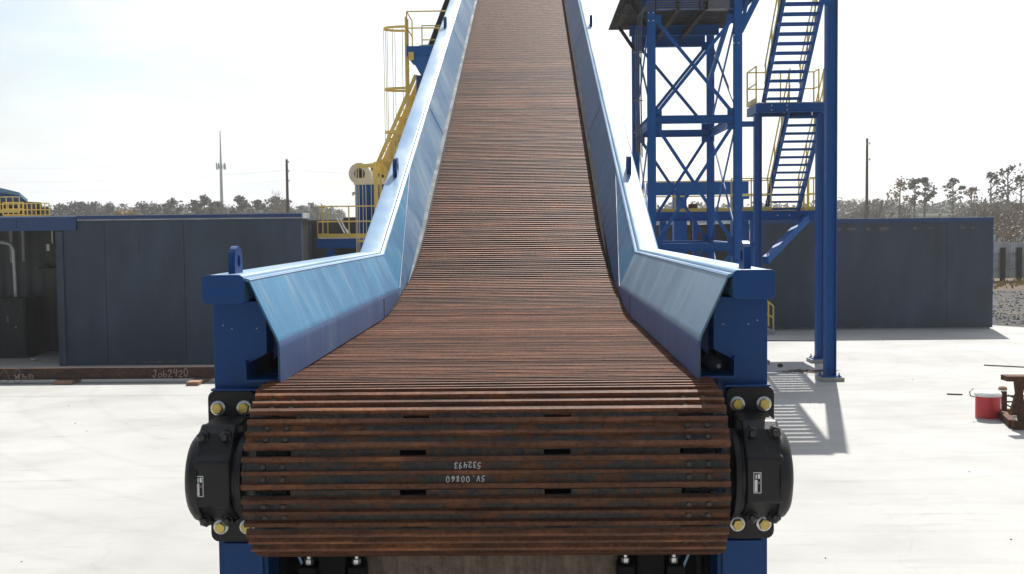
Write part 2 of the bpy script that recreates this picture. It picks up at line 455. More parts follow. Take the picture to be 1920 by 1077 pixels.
def thing(name, loc, label, cat, group=None):
    o = bpy.data.objects.new(name, None); S.collection.objects.link(o); o.location = loc; o.empty_display_size = .3
    return tag(o, label, cat, group)

def copy_tree(o, parent=None):
    c = o.copy(); S.collection.objects.link(c)
    if parent is not None: c.parent = parent
    for ch in list(o.children): copy_tree(ch, c)
    return c

def lerp(a, b, t): return a + (b - a) * t

# hand-written strokes, each glyph in a 0..1 x 0..1 box
GL = {'J': [[(.25, .85), (.55, 1), (.5, .2), (.3, 0), (.0, .12), (.15, .3)]],
      'o': [[(.5, .55), (.2, .5), (.08, .2), (.35, 0), (.65, .15), (.65, .45), (.4, .56)]],
      'b': [[(.12, .95), (.1, .0), (.5, .02), (.62, .3), (.4, .5), (.12, .4)]],
      'W': [[(0, 1), (.2, 0), (.45, .6), (.7, 0), (.9, 1)]],
      'x': [[(0, .6), (.6, 0)], [(.6, .6), (.0, 0)]],
      '0': [[(.35, 1), (.08, .75), (.1, .25), (.38, 0), (.66, .25), (.64, .75), (.35, 1)]],
      '1': [[(.3, 1), (.3, 0)]],
      '2': [[(.05, .78), (.25, 1), (.55, .9), (.55, .62), (.05, .03), (.7, .06)]],
      '3': [[(.05, .9), (.4, 1), (.58, .78), (.25, .55), (.62, .3), (.4, 0), (.03, .12)]],
      '4': [[(.15, 1), (.02, .45), (.62, .5)], [(.55, .95), (.45, 0)]],
      '5': [[(.65, 1), (.2, .97), (.12, .58), (.5, .6), (.62, .3), (.4, 0), (.03, .1)]],
      '6': [[(.55, 1), (.15, .6), (.08, .2), (.35, 0), (.62, .2), (.5, .48), (.12, .35)]],
      '8': [[(.35, .52), (.1, .8), (.35, 1), (.58, .8), (.12, .25), (.35, 0), (.62, .22), (.35, .52)]],
      '9': [[(.6, .7), (.35, .45), (.1, .7), (.35, 1), (.6, .85), (.55, .3), (.35, 0)]],
      'V': [[(.05, 1), (.3, 0), (.6, 1)]],
      '.': [[(.2, .05), (.3, .0)]], ':': [[(.2, .1), (.3, .05)], [(.2, .6), (.3, .55)]]}
def strokes(mb, text, o, ux, uz, nrm, h, w, adv, th=.0022):
    """writes text as thin chalk strokes: o origin, ux right, uz up, nrm outward"""
    o, ux, uz, nrm = Vector(o), Vector(ux).normalized(), Vector(uz).normalized(), Vector(nrm).normalized()
    x = 0.0
    for ch in text:
        dy, sc, sl = rnd.uniform(-.07, .07) * h, rnd.uniform(.88, 1.08), rnd.uniform(-.02, .14)
        for st in GL.get(ch, []):
            pts = [o + ux * (x + (p[0] + sl * p[1] + rnd.uniform(-.03, .03)) * h * .8) + uz * ((p[1] + rnd.uniform(-.03, .03)) * h * sc + dy) for p in st]
            for a, b in zip(pts, pts[1:]):
                d = (b - a).normalized(); s = d.cross(nrm).normalized() * w * .5; e = d * w * .3
                q = [a - s - e, a + s - e, b + s + e, b - s + e]
                mb.add([p for p in q] + [p + nrm * th for p in q], [(0, 1, 2, 3), (4, 7, 6, 5), (0, 4, 5, 1), (1, 5, 6, 2), (2, 6, 7, 3), (3, 7, 4, 0)])
        x += adv
# ------------------------------------------------------------------ ground
g = MB(); g.add([(-1450, -350, -.02), (1450, -350, -.02), (1450, 2400, -.02), (-1450, 2400, -.02)], [(0, 1, 2, 3)])
tag(g.build('ground', M['field']), kind='structure')
g = MB(); g.add([(-60, -30, 0), (17.0, -30, 0), (20.5, 20, 0), (21.2, 39, 0), (18.4, 43.2, 0), (17.3, 44.5, 0), (17.3, 49, 0), (-60, 49, 0)], [tuple(range(8))])
tag(g.build('concrete_yard', M['concrete']), kind='structure')
g = MB(); g.add([(16, 20, -.012), (90, 20, -.012), (90, 66, -.012), (16, 66, -.012)], [(0, 1, 2, 3)])
tag(g.build('gravel_lot', M['gravel']), kind='structure')
g = MB()
for i in range(2600):                                     # loose stones over the gravel lot
    y = 38 + 27 * rnd.random() ** 1.3; x = rnd.uniform(17.6, 34); r = rnd.uniform(.03, .09)
    if x < 21.5 and y < 44: x += 4
    a = rnd.random() * 6.28; c, s_ = math.cos(a) * r, math.sin(a) * r
    g.add([(x + c, y + s_, -.012), (x - s_, y + c, -.012), (x - c * 1.2, y - s_, -.012), (x + s_, y - c, -.012), (x + c * .2, y + s_ * .2, r * .8 - .012)],
          [(0, 1, 4), (1, 2, 4), (2, 3, 4), (3, 0, 4)])
tag(g.build('gravel_stones', M['gravel']), kind='stuff')
g = MB(); g.add([(16, 66, -.008), (90, 66, -.008), (90, 84, .5), (16, 84, .5)], [(0, 1, 2, 3)])
tag(g.build('soil_bank', M['soil']), kind='structure')
g = MB()                                                  # saw-cut slab joints
for x0, y0, x1, y1 in ((-60, 27.2, 20, 27.2), (-60, 38.6, 21, 38.6)):
    d = .012
    if abs(x1 - x0) > abs(y1 - y0): g.add([(x0, y0, .004), (x1, y0, .004), (x1, y0 + d, .004), (x0, y0 + d, .004)], [(0, 1, 2, 3)])
    else: g.add([(x0, y0, .004), (x0 + d, y0, .004), (x0 + d, y1, .004), (x0, y1, .004)], [(0, 1, 2, 3)])
tag(g.build('slab_joints', M['conduit']), kind='structure')

# ------------------------------------------------------------------ the apron conveyor
CY, CZ, RP = 6.10, 2.69, .440                             # head sprocket axis and pitch radius
SL = R(21.0)                                              # incline
YB = 12.05                                                # where the two straight runs would meet
RC = 9.0; TC = RC * math.tan(SL / 2); ZT = 3.115
def belt_z(y):
    if y < YB - TC: return ZT
    if y < YB + TC * math.cos(SL): return ZT + RC - math.sqrt(RC * RC - (y - YB + TC) ** 2)
    return ZT + (y - YB) * math.tan(SL)
path = [(9.5 - .05 * i, CZ - RP) for i in range(68)]
path += [(CY - RP * math.sin(a), CZ - RP * math.cos(a)) for a in [math.pi * i / 160 for i in range(161)]]
y = CY
while y < 40:
    y += .04
    z = belt_z(y)
    if y < CY + 1.0: z = lerp(CZ + RP, z, min(1, (y - CY)))
    path.append((y, z))
cum = [0.0]
for a, b in zip(path, path[1:]): cum.append(cum[-1] + math.hypot(b[0] - a[0], b[1] - a[1]))
def at_s(s):
    lo, hi = 0, len(cum) - 1
    while hi - lo > 1:
        m = (lo + hi) // 2
        if cum[m] <= s: lo = m
        else: hi = m
    t = (s - cum[lo]) / max(1e-9, cum[hi] - cum[lo])
    return Vector((0, lerp(path[lo][0], path[hi][0], t), lerp(path[lo][1], path[hi][1], t)))

CV = thing('apron_conveyor', (0, 6.35, 0), 'big blue inclined conveyor with a rusty ribbed steel belt and black bearings, in the centre', 'conveyor')
PITCH_L = .2035
# phase: one joint sits 3 degrees under the sprocket axis at the front
s0 = 9.5 - CY + 0.0
i0 = min(range(68, 229), key=lambda i: abs((path[i][1] - CZ) + RP * math.sin(R(3))))
PH = cum[i0]
HW = 1.232
def pan_mesh(x0=-HW, x1=HW):
    mb = MB(); hp = PITCH_L / 2
    mb.box(x0, x1, -hp + .0015, hp - .030, -.012, 0)                    # plate (y along travel, z outward)
    return mb
def rib(mb, u, w, h):
    # slightly tapered bar
    mb.prism([(-w / 2, -.001), (w / 2, -.001), (w / 2 - .004, h), (-w / 2 + .004, h)], (-HW, u, 0), (HW, u, 0), (0, 0, 1))
def flip(mb):   # prism frame for an x-directed bar: a = d x up = (1,0,0)x(0,0,1) = (0,-1,0)
    return mb
hp = PITCH_L / 2
pan = MB(); pan.box(-HW, HW, -.085, .085, -.012, 0)
pan_me = None
def mk(mb, mat):
    me = bpy.data.meshes.new('pan'); me.from_pydata(mb.v, [], mb.f); me.materials.append(mat)
    import bmesh
    bm = bmesh.new(); bm.from_mesh(me); bmesh.ops.recalc_face_normals(bm, faces=bm.faces)
    bm.to_mesh(me); bm.free(); return me
plate_me = mk(pan, M['rust_flat'])
rb = MB()
for u, w, h in ((-.0675, .031, .025), (0, .025, .024), (.0675, .030, .025)): rib(rb, u, w, h)
ribs_me = mk(rb, M['rust_rib'])
# one mesh per pan: plate and ribs with two materials
def joined(parts):
    me = bpy.data.meshes.new('apron_pan'); v = []; f = []; mi = []; mats = []
    for mb, mat in parts:
        b = len(v); v += mb.v; f += [tuple(b + i for i in q) for q in mb.f]; mi += [len(mats)] * len(mb.f); mats.append(mat)
    me.from_pydata(v, [], f)
    for m in mats: me.materials.append(m)
    for p, k in zip(me.polygons, mi): p.material_index = k
    import bmesh
    bm = bmesh.new(); bm.from_mesh(me); bmesh.ops.recalc_face_normals(bm, faces=bm.faces); bm.to_mesh(me); bm.free()
    return me
hs = MB()                                                             # hinge strip with two slots
for x0, x1 in ((-.985, -.432), (-.298, .298), (.432, .985)): hs.box(x0, x1, hp - .0165, hp + .0165, -.018, -.003)
hs_me = mk(hs, M['hinge'])
pan_me = joined([(pan, M['rust_flat']), (rb, M['rust_rib'])])
pan_far = joined([(pan, M['rust_flat']), (rb, M['rust_rib']), (hs, M['hinge'])])
hb = MB(); hb.hexbolt((0, 0, -.001), (0, 0, 1), .0155, .014); hb_me = mk(hb, M['bolt_dark'])
kms = []
kn = MB(); kn.lathe((-1.165, hp, -.03), (1, 0, 0), [(0, .018), (.05, .018), (.055, .026), (.085, .026), (.09, .018), (.16, .018)], 12)
kms.append(mk(kn, M['black_rough'])); kn = MB(); kn.lathe((1.005, hp, -.03), (1, 0, 0), [(0, .018), (.07, .018), (.075, .026), (.105, .026), (.11, .018), (.16, .018)], 12)
kms.append(mk(kn, M['black_rough']))

pans = []
k = -8
while True:
    sa = PH + k * PITCH_L
    if sa + PITCH_L > cum[-1]: break
    if sa > 0.3:
        p, q = at_s(sa), at_s(sa + PITCH_L)
        d = (q - p).normalized(); nrm = Vector((0, -d.z, d.y)); c = (p + q) / 2
        rot = Matrix(((1, 0, 0), (0, d.y, nrm.y), (0, d.z, nrm.z)))
        pans.append((c, rot, k))
    k += 1
front = [t for t in pans if t[0].y < 6.9 and (t[0].z < 3.16)]
far_mb_v, far_mb_f, far_mi = [], [], []
first = min(i for i, t in enumerate(pans) if t[0].y < 6.6)
made = 0; PAN = {}
for i, (c, rot, k) in enumerate(pans):
    if i < first - 3: continue
    if made < 99:
        o = bpy.data.objects.new('apron_pan', pan_me if c.y < 7.2 else pan_far); S.collection.objects.link(o); o.parent = CV
        o.location = c - CV.location; o.rotation_euler = rot.to_euler()
        o.location.x += rnd.uniform(-.007, .007); o.location += rot @ Vector((0, 0, rnd.uniform(-.002, .0025))); o.rotation_euler.x += R(rnd.uniform(-.9, .9))
        made += 1; PAN[k] = o
        if c.y < 7.2:
            h = bpy.data.objects.new('hinge_strip', hs_me); S.collection.objects.link(h); h.parent = o
            for km in kms: kk = bpy.data.objects.new('hinge_knuckle', km); S.collection.objects.link(kk); kk.parent = o
            for bx in (-1.125, -1.025, 1.025, 1.125):
                for u in (-.032, .032):
                    b = bpy.data.objects.new('bolt', hb_me); S.collection.objects.link(b); b.parent = o
                    b.location = (bx, u, 0); b.rotation_euler = (0, 0, rnd.random() * 2)
    else:
        b0 = len(far_mb_v)
        dx = rnd.uniform(-.006, .006)
        far_mb_v += [tuple(c + rot @ v.co + Vector((dx, 0, 0)) - CV.location) for v in pan_far.vertices]
        far_mb_f += [tuple(b0 + j for j in p.vertices) for p in pan_far.polygons]
        far_mi += [p.material_index for p in pan_far.polygons]
me = bpy.data.meshes.new('apron_pan_run'); me.from_pydata(far_mb_v, [], far_mb_f)
me.materials.append(M['rust_flat']); me.materials.append(M['rust_rib']); me.materials.append(M['hinge'])
for p, k_ in zip(me.polygons, far_mi): p.material_index = k_
o = bpy.data.objects.new('apron_pan_run', me); S.collection.objects.link(o); o.parent = CV; o['kind'] = 'stuff'

# chalk numbers, upside down, on the pan just above the axis joint
tp = min(PAN.values(), key=lambda o: abs((o.location.z) - (CZ + .085)) + (10 if o.location.y + 6.35 > 6.0 else 0))
def chalk_on(pano, text, xr, u, h, adv):
    mb = MB()
    strokes(mb, text, (xr, u, .0005), (-1, 0, 0), (0, -1, 0), (0, 0, 1), h, .0042, adv)
    me = mk(mb, M['chalk']); me.name = 'chalk_number'
    c = bpy.data.objects.new('chalk_number', me); S.collection.objects.link(c); c.parent = pano
    c['label'] = 'white chalk number written upside down'
chalk_on(tp, '532493', -.020, .049, .030, .0235)
chalk_on(tp, '5V.00860', .000, -.019, .030, .0255)

# head drum, shaft, chain wheels
mb = MB(); mb.lathe((-.95, CY, CZ), (1, 0, 0), [(0, .30), (1.9, .30)], 32)
mb.lathe((-1.24, CY, CZ), (1, 0, 0), [(0, .10), (2.48, .10)], 24)
mb.build('head_drum', M['black_rough'], CV, (0, CY, CZ), True)
for sx in (-1, 1):
    mb = MB(); c = Vector((sx * 1.07, CY, CZ)); n = 14; prof = []
    for j in range(n * 4):
        a = 2 * math.pi * j / (n * 4); r = .40 if (j % 4) in (0, 1) else .35
        prof.append((math.cos(a) * r, math.sin(a) * r))
    vs = [(c.x - .035, c.y + a, c.z + b) for a, b in prof] + [(c.x + .035, c.y + a, c.z + b) for a, b in prof]; m = len(prof)
    mb.add(vs, [(i, (i + 1) % m, m + (i + 1) % m, m + i) for i in range(m)] + [tuple(range(m)), tuple(range(m, 2 * m))])
    mb.build('head_sprocket', M['black_rough'], CV, c)

# ---- side rails, liners, posts, bearings, both sides
YE = 39.0
tanS = math.tan(SL); RIDGE0 = Vector((0, 11.85, 3.735))
def ridge(y): return 3.735 + max(0, y - 11.85) * math.tan(R(20.95))
def sweep(prof, pts):
    """prof [(x, n)], pts [(y, z)] in the YZ plane, mitred"""
    mb = MB(); n = len(prof); vs = []
    for i, (y, z) in enumerate(pts):
        dirs = []
        if i: dirs.append(Vector((y - pts[i - 1][0], z - pts[i - 1][1])).normalized())
        if i < len(pts) - 1: dirs.append(Vector((pts[i + 1][0] - y, pts[i + 1][1] - z)).normalized())
        ns = [Vector((-d.y, d.x)) for d in dirs]
        nn = ns[0] if len(ns) == 1 else (ns[0] + ns[1]).normalized()
        sc = 1 / max(.3, nn.dot(ns[0]))
        vs += [(x, y + nn.x * h * sc, z + nn.y * h * sc) for x, h in prof]
    k = len(pts)
    fs = [(i * n + j, i * n + (j + 1) % n, (i + 1) * n + (j + 1) % n, (i + 1) * n + j) for i in range(k - 1) for j in range(n)]
    fs += [tuple(range(n))[::-1], tuple(range((k - 1) * n, k * n))]
    return mb.add(vs, fs)
def rrect(x0, x1, z0, z1, r, n=4):
    out = []
    for cx, cz, a0 in ((x1 - r, z1 - r, 0), (x0 + r, z1 - r, 90), (x0 + r, z0 + r, 180), (x1 - r, z0 + r, 270)):
        for j in range(n + 1):
            a = R(a0 + 90 * j / n); out.append((cx + r * math.cos(a), cz + r * math.sin(a)))
    return out
for s in (-1, 1):
    mir = lambda prof: [(s * x, h) for x, h in prof]
    rail = sweep(mir(rrect(1.338, 1.562, -.155, 0, .028)), [(6.2, 3.749), (11.85, 3.749), (YE, 3.749 + (YE - 11.85) * math.tan(R(20.95)))])
    ro = rail.build('side_rail', M['blue_rail'], CV, (s * 1.45, 6.2, 3.67), True, ang=40)
    cap = MB(); cap.prism(mir([(x, z) for x, z in rrect(1.334, 1.566, -.1585, .002, .03)]), (0, 6.187, 3.749), (0, 6.1985, 3.749), (0, 0, 1))
    cap.build('end_cap', M['blue'], ro, (s * 1.45, 6.19, 3.67), False, .003)
    # weld bead and upper lip of the liner along the ridge
    bead = sweep(mir([(1.306, -.030), (1.318, -.022), (1.336, -.018), (1.338, -.032), (1.314, -.042)]), [(6.215, 3.749), (11.85, 3.749), (YE, 3.749 + (YE - 11.85) * math.tan(R(20.95)))])
    bead.build('weld_seam', M['blue_rail'], ro, (s * 1.32, 8, 3.73))
    # liner: sloped upper plate, vertical lower plate, gusset triangle at the bend, incline plate
    X0, X1 = s * 1.315, s * 1.150
    ft = lambda y: 3.372
    up = MB(); N = 18; vs = []
    for i in range(N + 1):
        yy = lerp(6.22, 11.85, i / N); vs += [(X0, yy, 3.727), (X1, yy, lerp(3.372, 3.362, i / N))]
    up.add(vs, [(2 * i, 2 * i + 1, 2 * i + 3, 2 * i + 2) for i in range(N)]); vs = []
    for i in range(N + 1):
        yy = lerp(6.22, 11.85, i / N); vs += [(X1, yy, lerp(3.372, 3.362, i / N)), (X1, yy, max(belt_z(yy), ZT) + .036)]
    b = len(up.v); up.v += vs
    up.f += [(b + 2 * i, b + 2 * i + 1, b + 2 * i + 3, b + 2 * i + 2) for i in range(N)]
    def liner(mb, name, mat, loc):
        o = mb.build(name, mat, CV, loc)
        import bmesh
        bm = bmesh.new(); bm.from_mesh(o.data); bmesh.ops.remove_doubles(bm, verts=bm.verts, dist=.0005); bmesh.ops.recalc_face_normals(bm, faces=bm.faces)
        f0 = bm.faces[:]
        # every plate faces the belt
        avg = sum((f.normal.x * f.calc_area() for f in bm.faces))
        if avg * s > 0: bmesh.ops.reverse_faces(bm, faces=bm.faces)
        bm.to_mesh(o.data); bm.free()
        if name == 'skirt_liner':
            bv = o.modifiers.new('bend', 'BEVEL'); bv.width = .035; bv.segments = 5; bv.limit_method = 'ANGLE'; bv.angle_limit = R(15)
        sd = o.modifiers.new('plate', 'SOLIDIFY'); sd.thickness = .012; sd.offset = -1
        if name == 'skirt_liner':
            for p in o.data.polygons: p.use_smooth = True
            wnm = o.modifiers.new('wn', 'WEIGHTED_NORMAL'); wnm.keep_sharp = False
        return o
    uo = liner(up, 'skirt_liner', M['worn_flat'] if s < 0 else M['worn_flat_dusty'], (s * 1.2, 6.22, 3.4))
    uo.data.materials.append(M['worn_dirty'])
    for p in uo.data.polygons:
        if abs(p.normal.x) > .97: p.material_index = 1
    F0 = Vector((X1, 11.85, 3.362)); R0 = Vector((X0, 11.85, 3.727)); R1 = Vector((X0, 14.6, ridge(14.6) - .02))
    tri = MB(); tri.add([R0, R1, F0], [(0, 1, 2)])
    liner(tri, 'bend_gusset', M['worn_flat'], (s * 1.25, 12.5, 3.7))
    sd = MB(); sd.tube([F0 + Vector((-s * .004, 0, 0)), R1 + Vector((-s * .004, 0, 0))], .0025, 6)
    sd.build('gusset_weld', M['worn_dirty'], CV, F0)
    inc = MB(); vs = []; N = 34
    for i in range(N + 1):
        if i <= 10:
            t = i / 10; tp_ = F0.lerp(R1, t); yb = lerp(11.85, 14.95, t); xb = lerp(X1, s * 1.085, min(1, t * 1.2))
        else:
            yy = lerp(14.6, YE, (i - 10) / (N - 10)); tp_ = Vector((X0, yy, ridge(yy) - .02)); yb = yy + .35; xb = s * 1.085
        vs += [tp_, Vector((xb, yb, belt_z(yb) + .040))]
    inc.add(vs, [(2 * i, 2 * i + 1, 2 * i + 3, 2 * i + 2) for i in range(N)])
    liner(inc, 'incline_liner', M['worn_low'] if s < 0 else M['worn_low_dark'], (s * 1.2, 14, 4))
    ws = MB(); N = 64; vs = []
    for i in range(N + 1):
        yy = lerp(12.4, YE, (i / N) ** 1.5); h0 = belt_z(yy) + .036; tt = min(1, (yy - 12.4) / 2.2); hh = .004 + .096 * tt; xi = s * (1.118 - .045 * min(1, tt * 1.3))
        vs += [(xi, yy, h0), (s * 1.125, yy, h0), (s * (1.10 + hh * .35 + .02 * (1 - tt)), yy, h0 + hh + .012), (xi, yy, h0 + hh)]
    ws.add(vs, [(4 * i + j, 4 * i + (j + 1) % 4, 4 * i + 4 + (j + 1) % 4, 4 * i + 4 + j) for i in range(N) for j in range(4)] + [(0, 1, 2, 3), (4 * N, 4 * N + 3, 4 * N + 2, 4 * N + 1)])
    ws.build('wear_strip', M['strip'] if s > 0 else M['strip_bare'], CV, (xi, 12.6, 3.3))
    # sheet joints of the liner
    for yj in (10.6,):
        j = MB(); j.box(X1 - s * .004 if s > 0 else X1, X1 if s > 0 else X1 + .004, yj, yj + .008, belt_z(yj) + .045, 3.335)
        j.build('sheet_joint', M['black'], CV, (X1, yj, 3.2))
    for yj in (17.4, 23.0, 29.2):
        a = Vector((X0, yj, ridge(yj) - .02)); b_ = Vector((s * 1.085, yj + .35, belt_z(yj + .35) + .05)); off = Vector((-s * .003, 0, 0))
        j = MB(); j.bar(a.lerp(b_, .08) + off, b_ + off, .004, .005); j.build('sheet_joint', M['blue_rail'], CV, a)
    # outer side frame under the rail on the incline and the flat run
    fr = MB()
    xo0, xo1 = (1.50, 1.53)
    pr = [(6.75, 3.59), (11.85, 3.59), (YE, 3.59 + (YE - 11.85) * tanS)]
    w = sweep(mir([(xo0, -1.05), (xo1, -1.05), (xo1, 0), (xo0, 0)]), pr)
    w.build('side_frame', M['blue'], CV, (s * 1.5, 8, 3.1))
    for yy in (9.0, 11.85, 14.5, 17.5, 21, 25, 29, 33):                  # cross members under the belt
        if s > 0:
            zz = belt_z(yy) - .35
            c = MB(); c.box(-1.5, 1.5, yy, yy + .12, zz - .18, zz); c.build('cross_member', M['blue'], CV, (0, yy, zz))
    for yy in (18.0, 27.5, 36.0):
        lg = MB(); zz = ridge(yy) - 1.2
        lg.ibeam((s * 1.5, yy, .05), (s * 1.5, yy, zz), .25, .25, .02, (0, 1, 0)); lg.box(s * 1.5 - .22, s * 1.5 + .22, yy - .22, yy + .22, 0, .05)
        lg.build('support_leg', M['blue'], CV, (s * 1.5, yy, 0))
    # front post with notch for the return bracket
    po = MB()
    prof = [(1.255, 3.595), (1.545, 3.595), (1.545, .03), (1.265, .03), (1.265, 3.16), (1.365, 3.16), (1.365, 3.265), (1.255, 3.31)]
    prof = [(1.255, 3.594), (1.556, 3.594), (1.556, .03), (1.275, .03), (1.275, 3.14), (1.375, 3.16), (1.375, 3.235), (1.255, 3.30)]
    po.add([(s * x, 6.36, z) for x, z in prof] + [(s * x, 6.62, z) for x, z in prof],
           [tuple(range(8)), tuple(range(8, 16))] + [(i, (i + 1) % 8, 8 + (i + 1) % 8, 8 + i) for i in range(8)])
    po.box(s * 1.40 - .24, s * 1.40 + .24, 6.28, 6.72, 0, .03)
    pst = po.build('front_post', M['blue'], CV, (s * 1.4, 6.5, 0), False, .004)
    for zz, xx in ((3.46, 1.50), (3.44, 1.31), (3.44, 1.45)):
        b = MB(); b.lathe((s * xx, 6.36, zz), (0, -1, 0), [(0, .0045), (.004, .004)], 8); b.build('rivet', M['mast'], pst, (s * xx, 6.36, zz))
    st = MB(); st.box(min(s * 1.30, s * 1.52), max(s * 1.30, s * 1.52), 6.335, 6.3595, 1.98, 2.222); st.build('doubler_plate', M['blue'], pst, (s * 1.41, 6.35, 2.1), False, .003)
    # dark inner plate beside the chain, small angle bracket by the liner, return idler
    ip = MB(); ip.box(min(s * 1.240, s * 1.31), max(s * 1.232, s * 1.31), 6.635, 11.8, .9, 3.28); ip.build('inner_guard_plate', M['black_rough'], CV, (s * 1.24, 7, 2.7))
    an = MB(); an.prism([(s * 1.165, 3.145), (s * 1.372, 3.145), (s * 1.372, 3.262), (s * 1.360, 3.262), (s * 1.360, 3.157), (s * 1.165, 3.157)], (0, 6.30, 0), (0, 6.62, 0), (0, 0, 1))
    # prism frame for a +y bar: a = d x up = (1,0,0)
    an.build('angle_bracket', M['blue'], CV, (s * 1.27, 6.4, 3.15))
    if s > 0:
        ri = MB(); ri.lathe((1.262, 6.60, 3.215), (.10, -1, -.05), [(0, .036), (.02, .043), (.15, .043), (.19, .034), (.22, .018), (.235, .012)], 20)
        ri.build('grease_cylinder', M['conduit'], CV, (1.27, 6.55, 3.2), True)
    gp = MB(); gp.prism([(s * 1.20, 3.30), (s * 1.25, 3.25), (s * 1.25, 3.44), (s * 1.20, 3.36)], (0, 6.50, 0), (0, 6.52, 0), (0, 0, 1))
    gp.build('gusset_plate', M['blue'], CV, (s * 1.22, 6.5, 3.35))
    # lifting lugs
    def lug(y, zb, sc, up):
        n = 10; prof = []
        hw, hh = .085 * sc, .155 * sc
        prof = [(-hw, -.004), (hw, -.004)] + [(hw * math.cos(R(180 * j / n)), hh - hw + hw * math.sin(R(180 * j / n))) for j in range(n + 1)]
        inner = [(hw * .38 * math.cos(2 * math.pi * j / 16), hh - hw + hw * .42 * math.sin(2 * math.pi * j / 16)) for j in range(16)]
        ca, sa = math.cos(up), math.sin(up); xs = (s * 1.45 - .019 * sc, s * 1.45 + .019 * sc)
        import bmesh
        bm = bmesh.new()
        def P(x, a, b): return (x, y + a * ca - b * sa, zb + a * sa + b * ca)
        eo, ei = [], []
        v1 = [bm.verts.new(P(xs[0], a, b)) for a, b in prof]; v2 = [bm.verts.new(P(xs[0], a, b)) for a, b in inner]
        es = [bm.edges.new((v1[i], v1[(i + 1) % len(v1)])) for i in range(len(v1))] + [bm.edges.new((v2[i], v2[(i + 1) % 16])) for i in range(16)]
        bmesh.ops.triangle_fill(bm, use_beauty=True, use_dissolve=False, edges=es)
        fs = bm.faces[:]
        r_ = bmesh.ops.extrude_face_region(bm, geom=fs)
        for v in [q for q in r_['geom'] if isinstance(q, bmesh.types.BMVert)]: v.co.x += xs[1] - xs[0]
        bmesh.ops.recalc_face_normals(bm, faces=bm.faces)
        mb = MB(); bm.verts.index_update()
        mb.add([v.co[:] for v in bm.verts], [tuple(v.index for v in f.verts) for f in bm.faces]); bm.free()
        mb.build('lifting_lug', M['blue'], CV, (s * 1.45, y, zb))
    lug(6.47, 3.749, 1.0, 0)
    for yy in (14.25, 22.9, 30.5):
        lug(yy, 3.749 + (yy - 11.85) * math.tan(R(20.95)) + .0, 1.35, R(20.95))

    # bearing: mounting plate with gold bolts, split pillow block with four cap bolts
    bp = MB(); bp.prism(mir(rrect(1.318, 1.586, 2.235, 3.095, .045)), (0, 6.318, 0), (0, 6.352, 0), (0, 0, 1))
    bpo = bp.build('bearing_mount_plate', M['cast'], CV, (s * 1.4, 6.33, 2.7), False, .006)
    fl = MB(); fl.prism(mir([(1.31, 3.096), (1.562, 3.096), (1.562, 3.106), (1.31, 3.106)]), (0, 6.30, 0), (0, 6.36, 0), (0, 0, 1))
    fl.build('mount_ledge', M['blue'], bpo, (s * 1.4, 6.33, 3.14))
    for bx in (1.379, 1.527):
        for bz in (2.998, 2.322):
            w = MB(); w.lathe((s * bx, 6.318, bz), (0, -1, 0), [(0, .042), (.009, .042), (.011, .038)], 28)
            wo_ = w.build('washer', M['washer'], bpo, (s * bx, 6.318, bz), True)
            b = MB(); b.lathe((s * bx, 6.307, bz), (0, -1, 0), [(0, .033), (.022, .033), (.027, .028)], 6, rnd.random())
            b.build('gold_bolt', M['gold'], bpo, (s * bx, 6.307, bz), False, .002)
    # pillow block: side profile in (y,z), extruded along x, then cylinder covers
    hb_ = MB()
    side = [(6.318, 2.955), (6.10, 2.945), (6.045, 2.955), (5.985, 2.915), (5.915, 2.81), (5.872, 2.785), (5.872, 2.55), (5.915, 2.525), (5.985, 2.455), (6.045, 2.43), (6.10, 2.432), (6.318, 2.432)]
    m = len(side)
    hb_.add([(s * 1.348, a, b) for a, b in side] + [(s * 1.545, a, b) for a, b in side],
            [tuple(range(m)), tuple(range(m, 2 * m))] + [(i, (i + 1) % m, m + (i + 1) % m, m + i) for i in range(m)])
    hbo = hb_.build('bearing_housing', M['cast'], CV, (s * 1.4, 6.1, 2.69), False, .014, 25, 3)
    ec = MB(); ec.lathe((s * 1.523, CY, CZ - .03), (s, 0, 0), [(0, .245), (.03, .245), (.052, .236), (.072, .21), (.085, .16), (.09, .09), (.09, .02)], 40)
    ec.build('outer_end_cover', M['cast'], hbo, (s * 1.5, CY, CZ), True)
    ec = MB(); ec.lathe((s * 1.285, CY, CZ - .03), (s, 0, 0), [(0, .20), (.012, .238), (.04, .238), (.048, .218), (.075, .215)], 40)
    ec.build('inner_seal_ring', M['cast'], hbo, (s * 1.28, CY, CZ), True)
    for bx in (1.394, 1.514):
        for sg in (-1, 1):
            zc = CZ - .018 + sg * .224
            b = MB(); b.lathe((s * bx, 6.035, zc), (0, -1, 0), [(0, .040), (.02, .040), (.024, .036)], 20)
            b.lathe((s * bx, 6.010, zc), (0, -1, 0), [(0, .037), (.042, .037), (.048, .031)], 6, .3)
            b.lathe((s * bx, 5.972, zc), (0, -1, 0), [(0, .021), (.03, .021), (.036, .014)], 12)
            b.build('cap_bolt', M['bolt_black'], hbo, (s * bx, 6.03, zc))
    xn = -1.510 if s < 0 else 1.404
    pl = MB(); pl.box(xn - .020 + .0, xn + .020, 5.8685, 5.8715, 2.600, 2.710); npo = pl.build('name_plate', M['white'], hbo, (xn, 5.87, 2.69))
    pl = MB()
    pl.box(xn - .0165, xn + .0165, 5.8672, 5.8684, 2.604, 2.706)
    pl.build('plate_print', M['black'], npo, (xn, 5.867, 2.69))
    pl = MB()
    pl.box(xn - .0145, xn - .0005, 5.8662, 5.8671, 2.607, 2.671); pl.box(xn - .010, xn - .003, 5.8662, 5.8671, 2.677, 2.698)
    pl.box(xn + .002, xn + .013, 5.8662, 5.8671, 2.677, 2.701)
    pl.build('plate_field', M['white'], npo, (xn, 5.866, 2.69))
